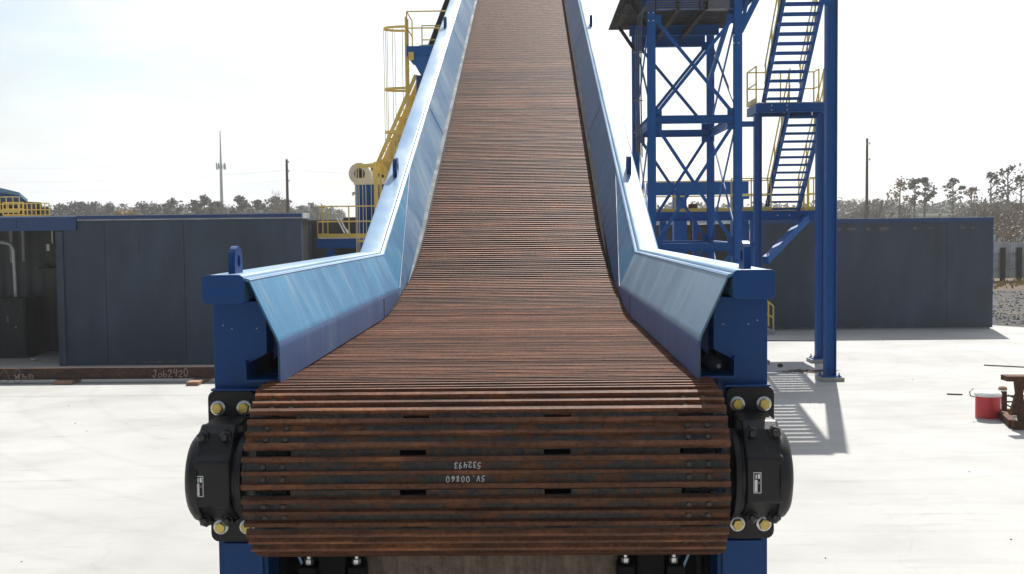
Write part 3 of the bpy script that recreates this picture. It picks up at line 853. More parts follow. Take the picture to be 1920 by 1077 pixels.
    pl = MB(); pl.box(xn + .002, xn + .012, 5.8662, 5.8671, 2.649, 2.662); pl.build('plate_mark', M['wood'], npo, (xn, 5.866, 2.69))
    for zz, xx in ((2.735, 1.40), (2.86, 1.41)):
        pass
    # lower diagonal brace and take-up block, under the head
    br = MB(); br.prism([(0, -.11), (.014, -.11), (.014, .11), (0, .11)], (s * 1.16, 6.45, 2.28), (s * .96, 6.45, 1.80), (0, 1, 0)); br.build('diagonal_brace', M['blue_rail'], CV, (s * 1.1, 6.45, 2))
    tb = MB(); x0, x1 = sorted((s * .71, s * 1.06))
    tb.box(x0, x1, 6.32, 6.55, 1.80, 2.165); tb.box(x0 + .10, x1 - .10, 6.22, 6.33, 1.80, 2.20)
    tb.box(x0 - .01, x0 + .085, 6.20, 6.33, 1.98, 2.12); tb.box(x1 - .085, x1 + .01, 6.20, 6.33, 1.98, 2.12)
    tbo = tb.build('scraper_bearing', M['black_rough'], CV, (s * .9, 6.4, 2), False, .012)
    for xx in (x0 + .04, x1 - .045):
        b = MB(); b.lathe((xx, 6.26, 2.12), (0, 0, 1), [(0, .024), (.03, .024)], 6); b.lathe((xx, 6.26, 2.15), (0, 0, 1), [(0, .012), (.03, .012)], 10)
        b.build('bolt', M['washer'], tbo, (xx, 6.26, 2.12))
for s in (-1, 1):
    x0, x1 = sorted((s * .72, s * 1.229)); mb = MB(); mb.box(x0, x1, 6.86, 6.90, .9, 2.28); mb.build('take_up_frame', M['black_rough'], CV, (s, 6.9, 1.5))
mb = MB(); mb.box(-.715, .715, 6.36, 6.375, 1.2, 2.195); mb.build('chute_plate', M['plate_grey'], CV, (0, 6.36, 1.8))
mb = MB(); mb.box(-1.1, 1.1, 6.40, 6.50, 2.197, 2.235); mb.build('chute_lip', M['blue'], CV, (0, 6.4, 2.2))
# ------------------------------------------------------------------ sheds
YL = 33.4
SH = thing('control_shed', (-10, YL, 0), 'long slate grey shed with blue roof trim and an open bay at its left end', 'shed')
def bx(name, mat, par, x0, x1, y0, y1, z0, z1, bev=0, **k):
    mb = MB(); mb.box(x0, x1, y0, y1, z0, z1); return mb.build(name, mat, par, ((x0 + x1) / 2, (y0 + y1) / 2, z0), bevel=bev, **k)
XL0, XL1 = -13.62, -6.56
bx('front_wall', M['slate'], SH, XL0, XL1, YL, YL + .2, 0, 4.30)
bx('end_wall', M['corr_dark'], SH, XL1 - .2, XL1 - .005, YL + .205, 34.4, 0, 4.28)
bx('back_wall', M['corr_dark'], SH, -24, XL0 + .6, 37.3, 37.45, 0, 4.25)
bx('bay_side_wall', M['corr_dark'], SH, XL0 - .12, XL0 + .05, YL + .32, 37.29, 0, 4.25)
bx('bay_floor', M['conc_pad'], SH, -24, XL0 - .13, YL + .35, 37.28, .004, .03)
bx('jamb', M['slate'], SH, XL0 - .22, XL0 - .003, YL - .06, YL + .3, 0, 4.0, .015)
bx('lintel_beam', M['trim'], SH, -24, XL0 + .42, YL - .10, YL - .004, 4.02, 4.42, .008)
bx('roof_trim', M['trim'], SH, XL0 + .424, XL1 + .02, YL - .05, YL - .004, 4.335, 4.44)
bx('roof', M['corr_zinc'], SH, -24, XL1 + .05, YL - .003, 34.45, 4.305, 4.46)
bx('rear_roof', M['corr_zinc'], SH, -24, XL1 - 1.6, 34.46, 40, 4.3, 4.455)
mb = MB()
for px in (197, 345, 262):
    p = U(px, 500, YL - .002); z0, z1 = (0.05, 4.25) if px != 262 else (3.3, 3.8)
    mb.box(p.x, p.x + .018, YL - .004, YL + .001, z0, z1)
mb.build('panel_joint', M['black'], SH)
bx('bracket_plate', M['trim'], SH, -15.35, -14.95, YL - .125, YL - .103, 4.12, 4.32)
# grey door and frame on the end of the shed
bx('grey_fascia', M['corr_zinc'], SH, -8.2, U(642, 405, 38.0).x, 38.0, 38.15, U(600, 413, 38).z, U(600, 402, 38).z)
bx('recess_wall', M['bay'], SH, -9.5, -2.6, 38.6, 38.75, 0, U(600, 408, 38).z)
dr = bx('door', M['conduit'], SH, U(569, 440, 38.5).x, U(584, 440, 38.5).x, 38.5, 38.59, .2, U(575, 422, 38.5).z)

# right shed
YR = 42.4
SR = thing('storage_shed', (12, YR, 0), 'slate grey shed wall with thin blue top trim behind the stair tower', 'shed')
XR0, XR1 = 8.75, 17.24
bx('front_wall', M['slate_right'], SR, XR0, XR1, YR, YR + .2, .06, 4.0)
bx('plinth', M['conc_pad'], SR, XR0, XR1 - .05, YR + .02, YR + .18, 0, .058)
bx('roof_trim', M['trim'], SR, XR0, XR1 + .02, YR - .04, YR - .003, 3.98, 4.13)
bx('corner_trim', M['trim'], SR, XR1, XR1 + .03, YR - .003, YR + 5, .06, 3.99)
bx('roof', M['corr_zinc'], SR, XR0 - 4.2, XR1 + .03, YR - .002, YR + 5, 4.005, 4.155)
bx('side_wall', M['slate_right'], SR, XR1 - .2, XR1 - .004, YR + .205, YR + 5, 0, 3.99)
bx('bay_wall', M['bay'], SR, 3.6, XR0 - .01, YR + 2.4, YR + 2.6, 0, 3.99)
mb = MB()
for px in (1775, 1717, 1660):
    p = U(px, 500, YR - .002); mb.box(p.x, p.x + .014, YR - .004, YR + .001, .1 if px != 1717 else .1, 3.95 if px == 1775 else (.5 if px == 1717 else .6))
mb.build('panel_joint', M['black'], SR)

for px, w, h in ((1572, .28, .14), (1597, .42, .12), (1628, .30, .14), (1656, .46, .15), (1716, .2, .12), (1745, .34, .06), (1805, .26, .10), (1825, .18, .09)):
    p = U(px, 424 - (px - 1570) * .012, YR - .002); mb = MB(); k = 9
    pr = [(p.x + w / 2 * math.cos(2 * math.pi * j / k) * rnd.uniform(.6, 1.1), p.z - .12 + h / 2 * math.sin(2 * math.pi * j / k) * rnd.uniform(.6, 1.1)) for j in range(k)]
    mb.add([(x, YR - .0035, z) for x, z in pr] + [(x, YR + .001, z) for x, z in pr], [tuple(range(k)), tuple(range(k, 2 * k))] + [(j, (j + 1) % k, k + (j + 1) % k, k + j) for j in range(k)])
    mb.build('bare_patch', M['patch'], SR, p)
for sh, ya, xa_, xb_ in ((SR, YR, XR0 + .3, XR1 - .4), (SH, YL, XL0 + .5, XL1 - .3)):
    for j in range(9):                                    # splashed mortar and flaking along the foot of the wall
        x = rnd.uniform(xa_, xb_); mb = MB(); k = 8; w = rnd.uniform(.15, .6); h = rnd.uniform(.03, .09)
        pr = [(x + w / 2 * math.cos(2 * math.pi * i / k) * rnd.uniform(.5, 1.1), .10 + h / 2 * math.sin(2 * math.pi * i / k) * rnd.uniform(.5, 1.1)) for i in range(k)]
        mb.add([(xx, ya - .0035, z) for xx, z in pr] + [(xx, ya + .001, z) for xx, z in pr], [tuple(range(k)), tuple(range(k, 2 * k))] + [(i, (i + 1) % k, k + (i + 1) % k, k + i) for i in range(k)])
        mb.build('splash_mark', M['patch'], sh, (x, ya, .1))
# contents of the open bay
cb = thing('electrical_cabinet', (-16.3, 35.3, .03), 'black electrical cabinet standing in the open bay of the left shed', 'cabinet')
p0, p1 = U(-60, 672, 35.3), U(47, 560, 35.3)
b0 = bx('cabinet_body', M['black'], cb, p0.x, p1.x, 35.3, 36.6, .03, p1.z, .01)
bx('cabinet_door', M['black'], b0, p0.x + .05, p1.x - .04, 35.27, 35.298, .2, p1.z - .06, .006)
bx('door_handle', M['conduit'], b0, U(13, 600, 35.27).x, U(17, 600, 35.27).x, 35.235, 35.268, U(13, 604, 35.27).z, U(13, 593, 35.27).z)
q = U(30, 614, 35.27); mb = MB(); mb.lathe((q.x, 35.27, q.z), (0, -1, 0), [(0, .02), (.02, .02)], 12); mb.build('door_lock', M['washer'], b0, q)
pts = [U(-14, 455, 36.2), U(8, 455, 36.2), U(20, 458, 36.2), U(26, 470, 36.2), U(27.5, 490, 36.2), U(29, 520, 36.2), U(31, 561, 36.2)]
mb = MB(); mb.tube(pts, .075, 12)
tag(mb.build('conduit_elbow', M['grate'], None, pts[-1], True), 'silver conduit elbow bending down into the black cabinet', 'pipe')
pts = [U(-4, 425, 36.9), U(8, 434, 36.9), U(2, 470, 36.9)]
for px, y1, lb in ((19.5, 492, 'longer pale hanging chain in the open bay, left of the other chain'), (42, 490, 'pale hanging chain in the open bay, nearer the brown jamb post')):
    mb = MB(); a, b = U(px, 433, 36.8), U(px, y1, 36.8); n = 16
    for i in range(n):
        z = lerp(a.z, b.z, (i + .5) / n); h = (a.z - b.z) / n * .62; w = .045
        mb.add([(a.x - w, a.y, z - h), (a.x + w, a.y, z - h), (a.x + w, a.y, z + h), (a.x - w, a.y, z + h), (a.x - w, a.y + .03, z - h), (a.x + w, a.y + .03, z - h), (a.x + w, a.y + .03, z + h), (a.x - w, a.y + .03, z + h)],
               [(0, 1, 2, 3), (4, 7, 6, 5), (0, 4, 5, 1), (1, 5, 6, 2), (2, 6, 7, 3), (3, 7, 4, 0)])
    lb = 'pale hanging chain beside the silver conduit in the open bay' if px < 30 else 'pale hanging chain against the dark back wall, right of the conduit'
    tag(mb.build('hanging_chain', M['mast'], None, a), lb, 'chain', 'chains hanging in the open bay')
q = U(91, 464, 36.9); mb = MB(); mb.box(q.x - .05, q.x + .05, 36.85, 37.29, q.z - .12, q.z + .10)
mb.box(q.x - .02, q.x + .02, 37.2, 37.29, q.z + .1, q.z + .55)
tag(mb.build('wall_switch', M['white'], None, q), 'small white switch box high on the bay wall', 'switch')
q = U(89, 500, 36.9); mb = MB(); mb.box(q.x - .22, q.x + .1, 36.7, 37.29, q.z - .06, q.z); mb.lathe((q.x, 36.9, q.z), (0, 0, 1), [(0, .09), (.1, .08), (.13, .03)], 12)
tag(mb.build('wall_beacon', M['black'], None, q), 'small black beacon on a bracket below the white switch', 'lamp')

# ------------------------------------------------------------------ beam on the ground, blocks, wire
p = U(414, 694, 30.9)
XB1 = U(520, 700, 30.9).x
mb = MB(); mb.ibeam((-22, 29.6, .255), (XB1, 29.6, .255), .20, .30, .016, (0, 0, 1))
BM = mb.build('steel_beam', M['rust_beam'], None, (-9, 29.6, .1))
tag(BM, 'long rusty steel beam with chalk writing lying before the left shed', 'steel beam')
def beamtext(t, px0, h, w, adv, mat, py):
    q = U(px0, py, 29.58)
    mb = MB(); strokes(mb, t, (q.x, 29.585, q.z), (1, 0, 0), (0, 0, 1), (0, -1, 0), h, w, adv, .004)
    o = mb.build('chalk_writing', mat, BM, q)
beamtext('Job2420', 286, .20, .021, .137, M['chalk_dull'], 707.5)
beamtext('W12x53', 28, .125, .024, .085, M['chalk_dull'], 711.5)
for px, py, lb in ((360, 718, 'sawn timber block under the beam with its pale end in the sun'), (176, 714, 'dark timber block under the middle of the rusty beam')):
    q = G(px, 724, 0)
    mb = MB()
    if px > 200: mb.box(q.x - .16, q.x + .16, 28.85, 30.2, .002, .098)
    else: mb.box(-14.3 + 2.0, -14.3 + 2.5, 29.25, 29.9, .002, .098)
    tag(mb.build('timber_block', M['wood'], None, q if px > 200 else (-12, 29.6, 0), bevel=.01), lb, 'timber')
for c0, lb in ((8, 'loop of thin wire draped over the beam at the far left edge'), (33, 'second loop of thin wire draped over the beam, beside the chalk mark')):
    pts = []
    for j in range(13):
        a = 2 * math.pi * j / 12
        q = U(c0 + 8 * math.cos(a) + 3 * math.sin(2 * a), 705 + 13 * math.sin(a), 29.44 - .03 * math.cos(a)); pts.append(q)
    mb = MB(); mb.tube(pts, .008, 5, False)
    tag(mb.build('wire_loop', M['conduit'], None, pts[0], True), lb, 'wire')

# ------------------------------------------------------------------ lattice tower
TW = thing('lattice_tower', (4.4, 31, 0), 'blue cross braced steel tower with four legs to the right of the conveyor', 'tower')
LX = (3.28, 5.45); TY = (29.0, 33.4)
B = M['blue_tower']
for x in LX:
    for y in TY:
        mb = MB(); mb.ibeam((x, y, .04), (x, y, 10.3), .20, .20, .018, (0, 1, 0)); mb.box(x - .2, x + .2, y - .2, y + .2, 0, .04)
        mb.build('tower_leg', B, TW, (x, y, 0))
def tb(name, p, q, w, h, kind='bar', par=None, mat=None):
    mb = MB()
    if kind == 'i': mb.ibeam(p, q, w, h)
    elif kind == 'c': mb.chan(p, q, w, h, .014)
    elif kind == 'l': mb.angle(p, q, w, .012)
    else: mb.bar(p, q, w, h)
    return mb.build(name, mat or B, par or TW, p)
for zc in (6.64, 3.42, .6):
    for y in TY:
        tb('cross_beam', (LX[0] + .1, y - .04, zc), (LX[1] - .1, y - .04, zc), .14, .20, 'i')
    for x in LX:
        tb('cross_beam', (x, TY[0] + .1, zc), (x, TY[1] - .1, zc), .14, .20, 'i')
for z0, z1 in ((3.55, 6.5), (6.80, 9.15), (.75, 3.3)):
    for y in TY:
        o = -.03 if y == TY[0] else .03
        tb('cross_brace', (LX[0] + .12, y + o, z0), (LX[1] - .12, y + o, z1), .03, .085)
        tb('cross_brace', (LX[0] + .12, y - o, z1), (LX[1] - .12, y - o, z0), .03, .085)
        for x, sx in ((LX[0] + .10, 1), (LX[1] - .10, -1)):
            for zz in (z0, z1):
                mb = MB(); x0, x1 = sorted((x, x + sx * .16)); mb.box(x0, x1, y - .008, y + .008, zz - .12, zz + .12); mb.build('gusset', B, TW, (x, y, zz))
    for x in LX:
        tb('cross_brace', (x + .03, TY[0] + .12, z0), (x + .03, TY[1] - .12, z1), .03, .085)
        tb('cross_brace', (x - .03, TY[0] + .12, z1), (x - .03, TY[1] - .12, z0), .03, .085)
# head platform
ZP = 9.28
mb = MB(); mb.box(LX[0] - .75, LX[1] + .5, TY[0] - .05, TY[1] + .3, ZP + .42, ZP + .46); mb.build('platform_deck', M['black_rough'], TW, (4.3, 31, ZP))
for y in (TY[0] + .14, TY[1] - .3): tb('platform_beam', (LX[0] - .2, y, ZP + .28), (LX[1] + .2, y, ZP + .28), .16, .28, 'i')
tb('platform_beam', (LX[0] + .12, TY[1] + .2, ZP + .1), (LX[1] - .12, TY[1] + .2, ZP + .1), .2, .42, 'i')
for t in (.3, .62):
    x = lerp(LX[0], LX[1], t); tb('joist', (x, TY[0] - .3, ZP + .16), (x, TY[1] + .5, ZP + .16), .10, .2, 'i', None, M['dark_brown'])
# left cantilever in brown primer
D = M['dark_brown']
pA, pB = U(1156, 44, 31.5), U(1172, -6, 29.2)
tb('cantilever_beam', U(1158, 40, 33.0), U(1182, -4, 29.2), .18, .30, 'bar', None, D)
tb('cantilever_beam', U(1158, 40, 33.0), U(1216, 41, 33.0), .12, .12, 'bar', None, D)
tb('cantilever_strut', U(1155, 43, 33.0), U(1191, 96, 33.0), .09, .09, 'bar', None, D)
tb('cantilever_strut', U(1180, 0, 29.3), U(1212, 50, 29.3), .10, .10, 'bar', None, D)
tb('knee_brace', U(1388, 60, 29.0), U(1420, -4, 29.0), .12, .14, 'bar')
tb('knee_brace', U(1388, 62, 29.0), U(1402, -4, 29.0), .08, .08, 'bar')
tb('knee_brace', (LX[1] - .1, TY[1] - .2, 8.0), (LX[1] - .1, TY[0] + .4, ZP + .1), .10, .12, 'bar')
# bolts on the front joints
for px, py in ((1216, 24), (1225, 24), (1216, 39), (1225, 39), (1376, 66), (1376, 81), (1385, 81)):
    q = U(px, py, 28.895); mb = MB(); mb.lathe(q, (0, -1, 0), [(0, .022), (.015, .02)], 8); mb.build('bolt_head', M['washer'], TW, q)
# conduits and junction box under the platform
for i, py in enumerate((3.5, 8.0, 12.4, 16.6)):
    a, b = U(1212, py, 28.8), U(1326, py - 1, 28.8)
    c = [U(1326, py - 1, 28.8), U(1230, py, 28.8), U(1212, py + 2, 28.8), U(1205 - i * 2.8, py + 16 - i, 28.8), U(1202 - i * 3.6, py + 45, 28.8), U(1202 - i * 3.6, 190, 28.8), U(1204 - i * 3.4, 296 - i * 4, 28.8)]
    mb = MB(); mb.tube(c, .017, 8); mb.build('conduit', M['conduit'], TW, c[0], True)
for px in (1229, 1312):
    q = U(px, 10, 28.78); bx('conduit_clamp', M['black'], TW, q.x - .015, q.x + .015, 28.75, 28.85, q.z - .12, q.z + .12)
q0, q1 = U(1326, 19, 28.8), U(1366, -8, 28.8)
jb = bx('junction_box', M['conduit'], TW, q0.x, q1.x, 28.62, 28.95, q0.z, q1.z, .012)
for py in (100, 190, 250):
    a = U(1190, py, 28.86); bx('conduit_strap', M['grate'], TW, a.x - .02, a.x + .2, 28.84, 28.88, a.z, a.z + .03)

# ------------------------------------------------------------------ stair tower
ST = thing('stair_tower', (7.6, 32, 0), 'blue steel stair tower with two open flights and yellow handrails', 'stairs')
def col(x, y, z0, z1, w=.27, d=.27):
    mb = MB(); mb.ibeam((x, y, z0), (x, y, z1), w, d, .02, (1, 0, 0))
    o = mb.build('column', B, ST, (x, y, z0))
    f = MB(); f.box(x - .3, x + .3, y - .3, y + .3, 0, .10); f.build('footing', M['conc_pad'], o, (x, y, 0), bevel=.01)
    f = MB(); f.box(x - .24, x + .24, y - .24, y + .24, .101, .13); f.build('base_plate', B, o, (x, y, .1))
    for ax in (-.19, .19):
        for ay in (-.19, .19):
            f = MB(); f.lathe((x + ax, y + ay, .13), (0, 0, 1), [(0, .03), (.03, .03), (.031, .014), (.09, .014)], 8); f.build('anchor_bolt', M['bolt_dark'], o, (x + ax, y + ay, .13))
    return o
col(7.76, 28.9, .13, 10.1)
col(8.46, 32.75, .13, 7.2, .22, .22)
col(6.66, 32.6, .13, 7.15, .21, .21)
tb('tie_beam', (LX[1] + .1, 32.6, 6.82), (6.55, 32.6, 6.82), .12, .15, 'bar', ST)
tb('tie_beam', (LX[1] + .1, 33.0, 3.4), (6.55, 32.6, 3.4), .12, .15, 'bar', ST)
ZL = 7.34
lg = MB(); lg.box(6.55, 8.44, 32.0, 33.3, ZL - .01, ZL + .02); lg.build('landing_grate', M['grate'], ST, (7.6, 32.6, ZL))
tb('landing_beam', (6.55, 31.98, ZL - .14), (8.36, 31.98, ZL - .14), .10, .24, 'c', ST)
tb('landing_beam', (6.55, 33.3, ZL - .14), (8.36, 33.3, ZL - .14), .10, .24, 'c', ST)
tb('landing_beam', (6.53, 31.95, ZL - .14), (6.53, 33.35, ZL - .14), .08, .24, 'bar', ST)
tb('landing_beam', (8.40, 32.03, ZL - .14), (8.40, 33.25, ZL - .14), .08, .24, 'bar', ST)
for px in (1447, 1476):
    for dz in (-.07, -.20):
        q = U(px, 196, 31.93); mb = MB(); mb.lathe((q.x, 31.93, ZL + dz), (0, -1, 0), [(0, .024), (.014, .02)], 8); mb.build('bolt_head', M['washer'], ST, (q.x, 31.93, ZL + dz))
def flight(x0, x1, yb, zb, yt, zt, n):
    for x in (x0, x1):
        mb = MB(); mb.chan((x, yb + .15, zb - .02), (x, yt, zt), .07 if x == x0 else -.07, .24, .012 if x == x0 else -.012); o = mb.build('stringer', B, ST, (x, yb, zb))
    for i in range(n):
        t = (i + .6) / n; y, z = lerp(yb, yt, t), lerp(zb, zt, t)
        mb = MB(); mb.box(x0 + .02, x1 - .02, y - .12, y + .13, z - .02, z + .012)
        mb.box(x0 + .02, x1 - .02, y - .135, y - .12, z - .045, z + .012); mb.box(x0 + .02, x1 - .02, y + .13, y + .142, z - .045, z + .012)
        mb.build('tread', B, ST, ((x0 + x1) / 2, y, z))
    for x in (x0 - .02, x1 + .02):
        mb = MB()
        for h in (.55, 1.02): mb.tube([(x, yb, zb + h), (x, yt, zt + h)], .021, 6)
        for t in (.04, .35, .66, .97):
            y, z = lerp(yb, yt, t), lerp(zb, zt, t); mb.tube([(x, y, z - .05), (x, y, z + 1.02)], .021, 6)
        mb.build('stair_rail', M['yellow'], ST, (x, yb, zb))
flight(7.58, 8.50, 35.7, 4.33, 32.55, ZL, 14)
flight(6.78, 7.70, 32.1, ZL, 29.45, 9.95, 12)
def railing(par, pts, zf, h=1.0, post=1.05, name='guard_rail', toe=True, r=.021):
    mb = MB()
    for a, b in zip(pts, pts[1:]):
        a, b = Vector((*a, zf)), Vector((*b, zf)); L = (b - a).length; up = Vector((0, 0, 1))
        for k in (h, h * .52): mb.tube([a + up * k, b + up * k], r, 6)
        n = max(1, round(L / post))
        for i in range(n + 1):
            p = a.lerp(b, i / n); mb.tube([p, p + up * h], r, 6)
        if toe: mb.bar(a + up * .07, b + up * .07, .012, .13)
    return mb.build(name, M['yellow'], par, (*pts[0], zf))
railing(ST, [(6.5, 32.0), (6.5, 33.32), (8.42, 33.32), (8.42, 32.75)], ZL + .02)
tl = MB(); tl.box(6.5, 7.62, 28.75, 29.4, 9.95, 9.98); tl.build('top_landing', M['grate'], ST, (7.1, 29, 9.95))
tb('landing_beam', (6.5, 29.42, 9.86), (7.62, 29.42, 9.86), .1, .24, 'c', ST)
tb('landing_beam', (6.5, 28.74, 9.86), (7.62, 28.74, 9.86), .1, .24, 'c', ST)
for xk in (7.60,): tb('knee_brace', (7.70, 28.72, 9.45), (7.40, 28.72, 9.85), .02, .30, 'bar', ST)
# walkway with blue edge beams
WK = thing('elevated_walkway', (6.5, 35.5, 0), 'blue edged walkway with yellow guard rails at the foot of the stairs', 'walkway')
tb('edge_beam', (3.7, 34.75, 4.24), (8.95, 34.75, 4.24), .12, .27, 'c', WK)
tb('edge_beam', (3.7, 36.6, 4.24), (8.95, 36.6, 4.24), .12, .27, 'c', WK)
bx('walkway_grate', M['grate'], WK, 3.7, 8.95, 34.82, 36.55, 4.33, 4.365)
railing(WK, [(3.8, 36.6), (8.9, 36.6)], 4.37, 1.0, 1.0)
railing(WK, [(7.5, 34.8), (6.3, 34.8)], 4.37, 1.0, .55)
railing(WK, [(8.6, 34.8), (8.93, 34.8), (8.93, 36.6)], 4.37, 1.0, .6)
for x in (4.4, 7.0): tb('walkway_post', (x, 36.4, 0), (x, 36.4, 4.1), .2, .2, 'bar', WK)
for x in (5.2, 6.95): tb('walkway_post', (x, 34.9, 0), (x, 34.9, 4.1), .12, .16, 'bar', WK)
tb('knee_brace', U(1436, 488, 32.6), U(1513, 409, 34.7), .16, .22, 'bar', ST)
for px in (1458, 1480):
    q = U(px, 404, 34.7); mb = MB(); mb.lathe(q, (0, -1, 0), [(0, .022), (.014, .02)], 8); mb.build('bolt_head', M['washer'], WK, q)

BD = thing('box_drive', (5.9, 38.5, 0), 'blue box beam machine on posts seen through the lattice tower', 'machine')
a, b = U(1232, 366, 38.2), U(1404, 340, 38.2)
bx('box_beam', B, BD, a.x - .3, b.x, 38.2, 38.9, a.z, b.z, .02)
for px, w in ((1275, .42), (1383, .36)):
    q = U(px, 380, 38.4); bx('box_post', B, BD, q.x - w / 2, q.x + w / 2, 38.3, 38.8, 0, a.z - .004)
q = U(1386, 366, 38.2); bx('end_shoe', B, BD, q.x - .18, q.x + .35, 38.25, 38.85, a.z - .16, a.z - .004)
q0, q1 = U(1291, 392, 38.0), U(1305, 383, 38.0)
tag(bx('rusty_box', M['rust_stand'], None, q0.x, q1.x, 37.7, 38.1, q0.z, q1.z, .02), 'small rusty box seen between the tower legs above the walkway', 'box')
bk = MB(); q0 = U(1297, 393, 37.9); bk.bar((q0.x, 37.9, 0), (q0.x, 37.9, q0.z - .004), .1)
tag(bk.build('box_stand', M['rust_stand'], None, (q0.x, 37.9, 0)), 'thin rusty post carrying the small rusty box', 'post')
hr = thing('step_rail', (9.1, 40.6, 0), 'small yellow handrail of the steps against the right shed wall', 'handrail')
p = [G(1450, 622, 0), ]; yq = 41.0
mb = MB()
for a, b in (((1441, 612), (1441, 566)), ((1450, 621), (1450, 574)), ((1440, 566), (1450, 574)), ((1440, 590), (1450, 597)), ((1418, 548), (1440, 566)), ((1418, 570), (1440, 590))):
    A, Bq = U(*a, yq), U(*b, yq); mb.tube([A, Bq], .028, 6)
mb.build('rail', M['yellow'], hr, (9.1, 41, 0))
q = U(1450, 620, 41); mb = MB(); mb.box(q.x - .45, q.x + .05, 40.9, 42.1, .0, .14); mb.box(q.x - .9, q.x - .45, 40.9, 42.1, 0, .32); mb.build('step', M['conc_pad'], hr, q)

# ------------------------------------------------------------------ left hand machinery
FU = thing('filter_unit', (-5.3, 39, 0), 'blue filter unit with cream fan housings on top behind the left rail', 'filter')
a, b = U(667, 447, 38.5), U(760, 346, 38.5)
bd = bx('filter_body', B, FU, a.x, b.x, 38.5, 41, .0, b.z, .02)
for px in (680, 694, 706, 722): 
    q = U(px, 400, 38.5); bx('body_rib', M['blue'], bd, q.x - .03, q.x + .03, 38.44, 38.497, .3, b.z - .25)
q = U(667, 338, 38.4); bx('top_frame', M['cream'], FU, a.x - .02, b.x, 38.4, 41.05, b.z + .003, b.z + .22, .01)
for px, py, r, yy in ((674, 326, .37, 38.6), (718, 325, .37, 38.6), (697, 324, .34, 39.8)):
    q = U(px, py, yy); hs_ = MB()
    n = 30; prof = [(math.cos(2 * math.pi * j / n) * r, math.sin(2 * math.pi * j / n) * r) for j in range(n)]
    hs_.prism(prof, (q.x, yy, q.z), (q.x, yy + .42, q.z)); hs_.box(q.x + r * .05, q.x + r * 1.0, yy + .003, yy + .417, b.z + .22, q.z)
    ho = hs_.build('fan_housing', M['cream'], FU, q, True)
    hs_ = MB(); hs_.lathe((q.x, yy - .002, q.z), (0, -1, 0), [(0, r * .50), (.02, r * .50)], 24); io = hs_.build('fan_inlet', M['dark_brown'], ho, q)
    hs_ = MB()
    for k in range(3): hs_.lathe((q.x, yy - .024, q.z), (0, -1, 0), [(0, r * (.48 - .14 * k)), (.004, r * (.48 - .14 * k)), (.004, r * (.45 - .14 * k)), (0.001, r * (.45 - .14 * k))], 24)
    hs_.build('inlet_guard', M['conduit'], io, q)
q = U(662, 362, 38.6); mb = MB(); mb.tube([U(667, 362, 38.6), U(661, 363, 38.6), U(662, 367, 38.6)], .05, 8); mb.build('side_port', M['cream'], FU, q, True)

LP = thing('access_platform', (-5.5, 36.5, 0), 'blue access platform with yellow guard rail left of the conveyor rail', 'platform')
a, b = U(596, 447, 36.0), U(690, 447, 36.0); zf = a.z
tb('edge_beam', (a.x - .05, 36.0, zf - .17), (b.x + 1.5, 36.0, zf - .17), .1, .30, 'c', LP)
tb('edge_beam', (a.x, 36.0, zf - .17), (a.x, 38.4, zf - .17), .1, .30, 'bar', LP)
bx('deck_grate', M['grate'], LP, a.x, b.x + 1.5, 36.05, 38.3, zf - .03, zf)
railing(LP, [(a.x, 37.8), (a.x, 36.0), (b.x + 1.4, 36.0)], zf, 1.0, 1.15, r=.022)
for x in (a.x + .35, b.x + .6): 
    tb('platform_post', (x, 36.3, 0), (x, 36.3, zf - .35), .25, .25, 'bar', LP)
# scraps lying on the platform
for i, (p, q) in enumerate((((631, 408), (646, 437)), ((637, 409), (652, 438)), ((643, 424), (656, 438)))):
    mb = MB(); mb.bar(U(*q, 36.8 + .1 * i), U(*p, 37.3 + .1 * i), .035, .03)
    tag(mb.build('leaning_board', M['white'], None, U(*q, 36.8)), 'pale offcut board leaning on the access platform rail', 'board', 'boards on the access platform')
mb = MB()
for i in range(9):
    x = lerp(601, 668, rnd.random()); q = U(x, 441.5, 36.6); s_ = rnd.uniform(.08, .22)
    mb.box(q.x - s_, q.x + s_, 36.5, 36.7 + rnd.random() * .2, zf + .002 + i * .0007, zf + .05 + rnd.random() * .1)
tag(mb.build('rag_pile', M['white'], None, (U(635, 441, 36.6).x, 36.6, zf)), 'low pile of pale rags along the access platform deck', 'rags')

def cage_ladder(name, label, cx, y, z0, z1, hoops, w, dx, straps=7):
    t = thing(name, (cx, y, z0), label, 'ladder')
    mb = MB()
    for sx in (-.22, .22): mb.bar((cx + dx, y + sx, z0), (cx + dx, y + sx, z1), .07, .05)
    n = int((z1 - z0) / .3)
    for i in range(n): mb.tube([(cx + dx, y - .22, z0 + .3 * i), (cx + dx, y + .22, z0 + .3 * i)], .014, 5)
    mb.build('ladder', M['yellow'], t, (cx + dx, y, z0))
    pt = []
    for j in range(13):
        a = math.pi * (.5 + j / 12); pt.append((cx + dx * .0 + w * math.cos(a) * 1.0 + dx - .1, y + .38 * math.sin(a)))
    pt = [(cx + dx, y + .38)] + pt + [(cx + dx, y - .38)]
    for hz in hoops:
        mb = MB()
        for p, q in zip(pt, pt[1:]): mb.bar((*p, hz), (*q, hz), .015, .075)
        mb.build('cage_hoop', M['yellow'], t, (cx, y, hz))
    mb = MB(); zb = min(hoops) - (.9 if straps > 5 else 0)
    for j in range(1, len(pt) - 1, 2):
        mb.bar((*pt[j], zb), (*pt[j], max(hoops)), .008, .020, (1, 0, 0))
    mb.build('cage_strap', M['strap'], t, (cx, y, zb))
q = U(768, 400, 35.6)
hz = [U(768, py, 35.6).z for py in (54, 168, 248)]
cage_ladder('caged_ladder', 'tall yellow ladder with hooped safety cage up to the blue top platform', q.x, 35.6, U(768, 300, 35.6).z, U(768, 34, 35.6).z, hz, .62, 0)
q = U(706, 400, 35.4)
hz = [U(700, py, 35.4).z for py in (311, 452)]
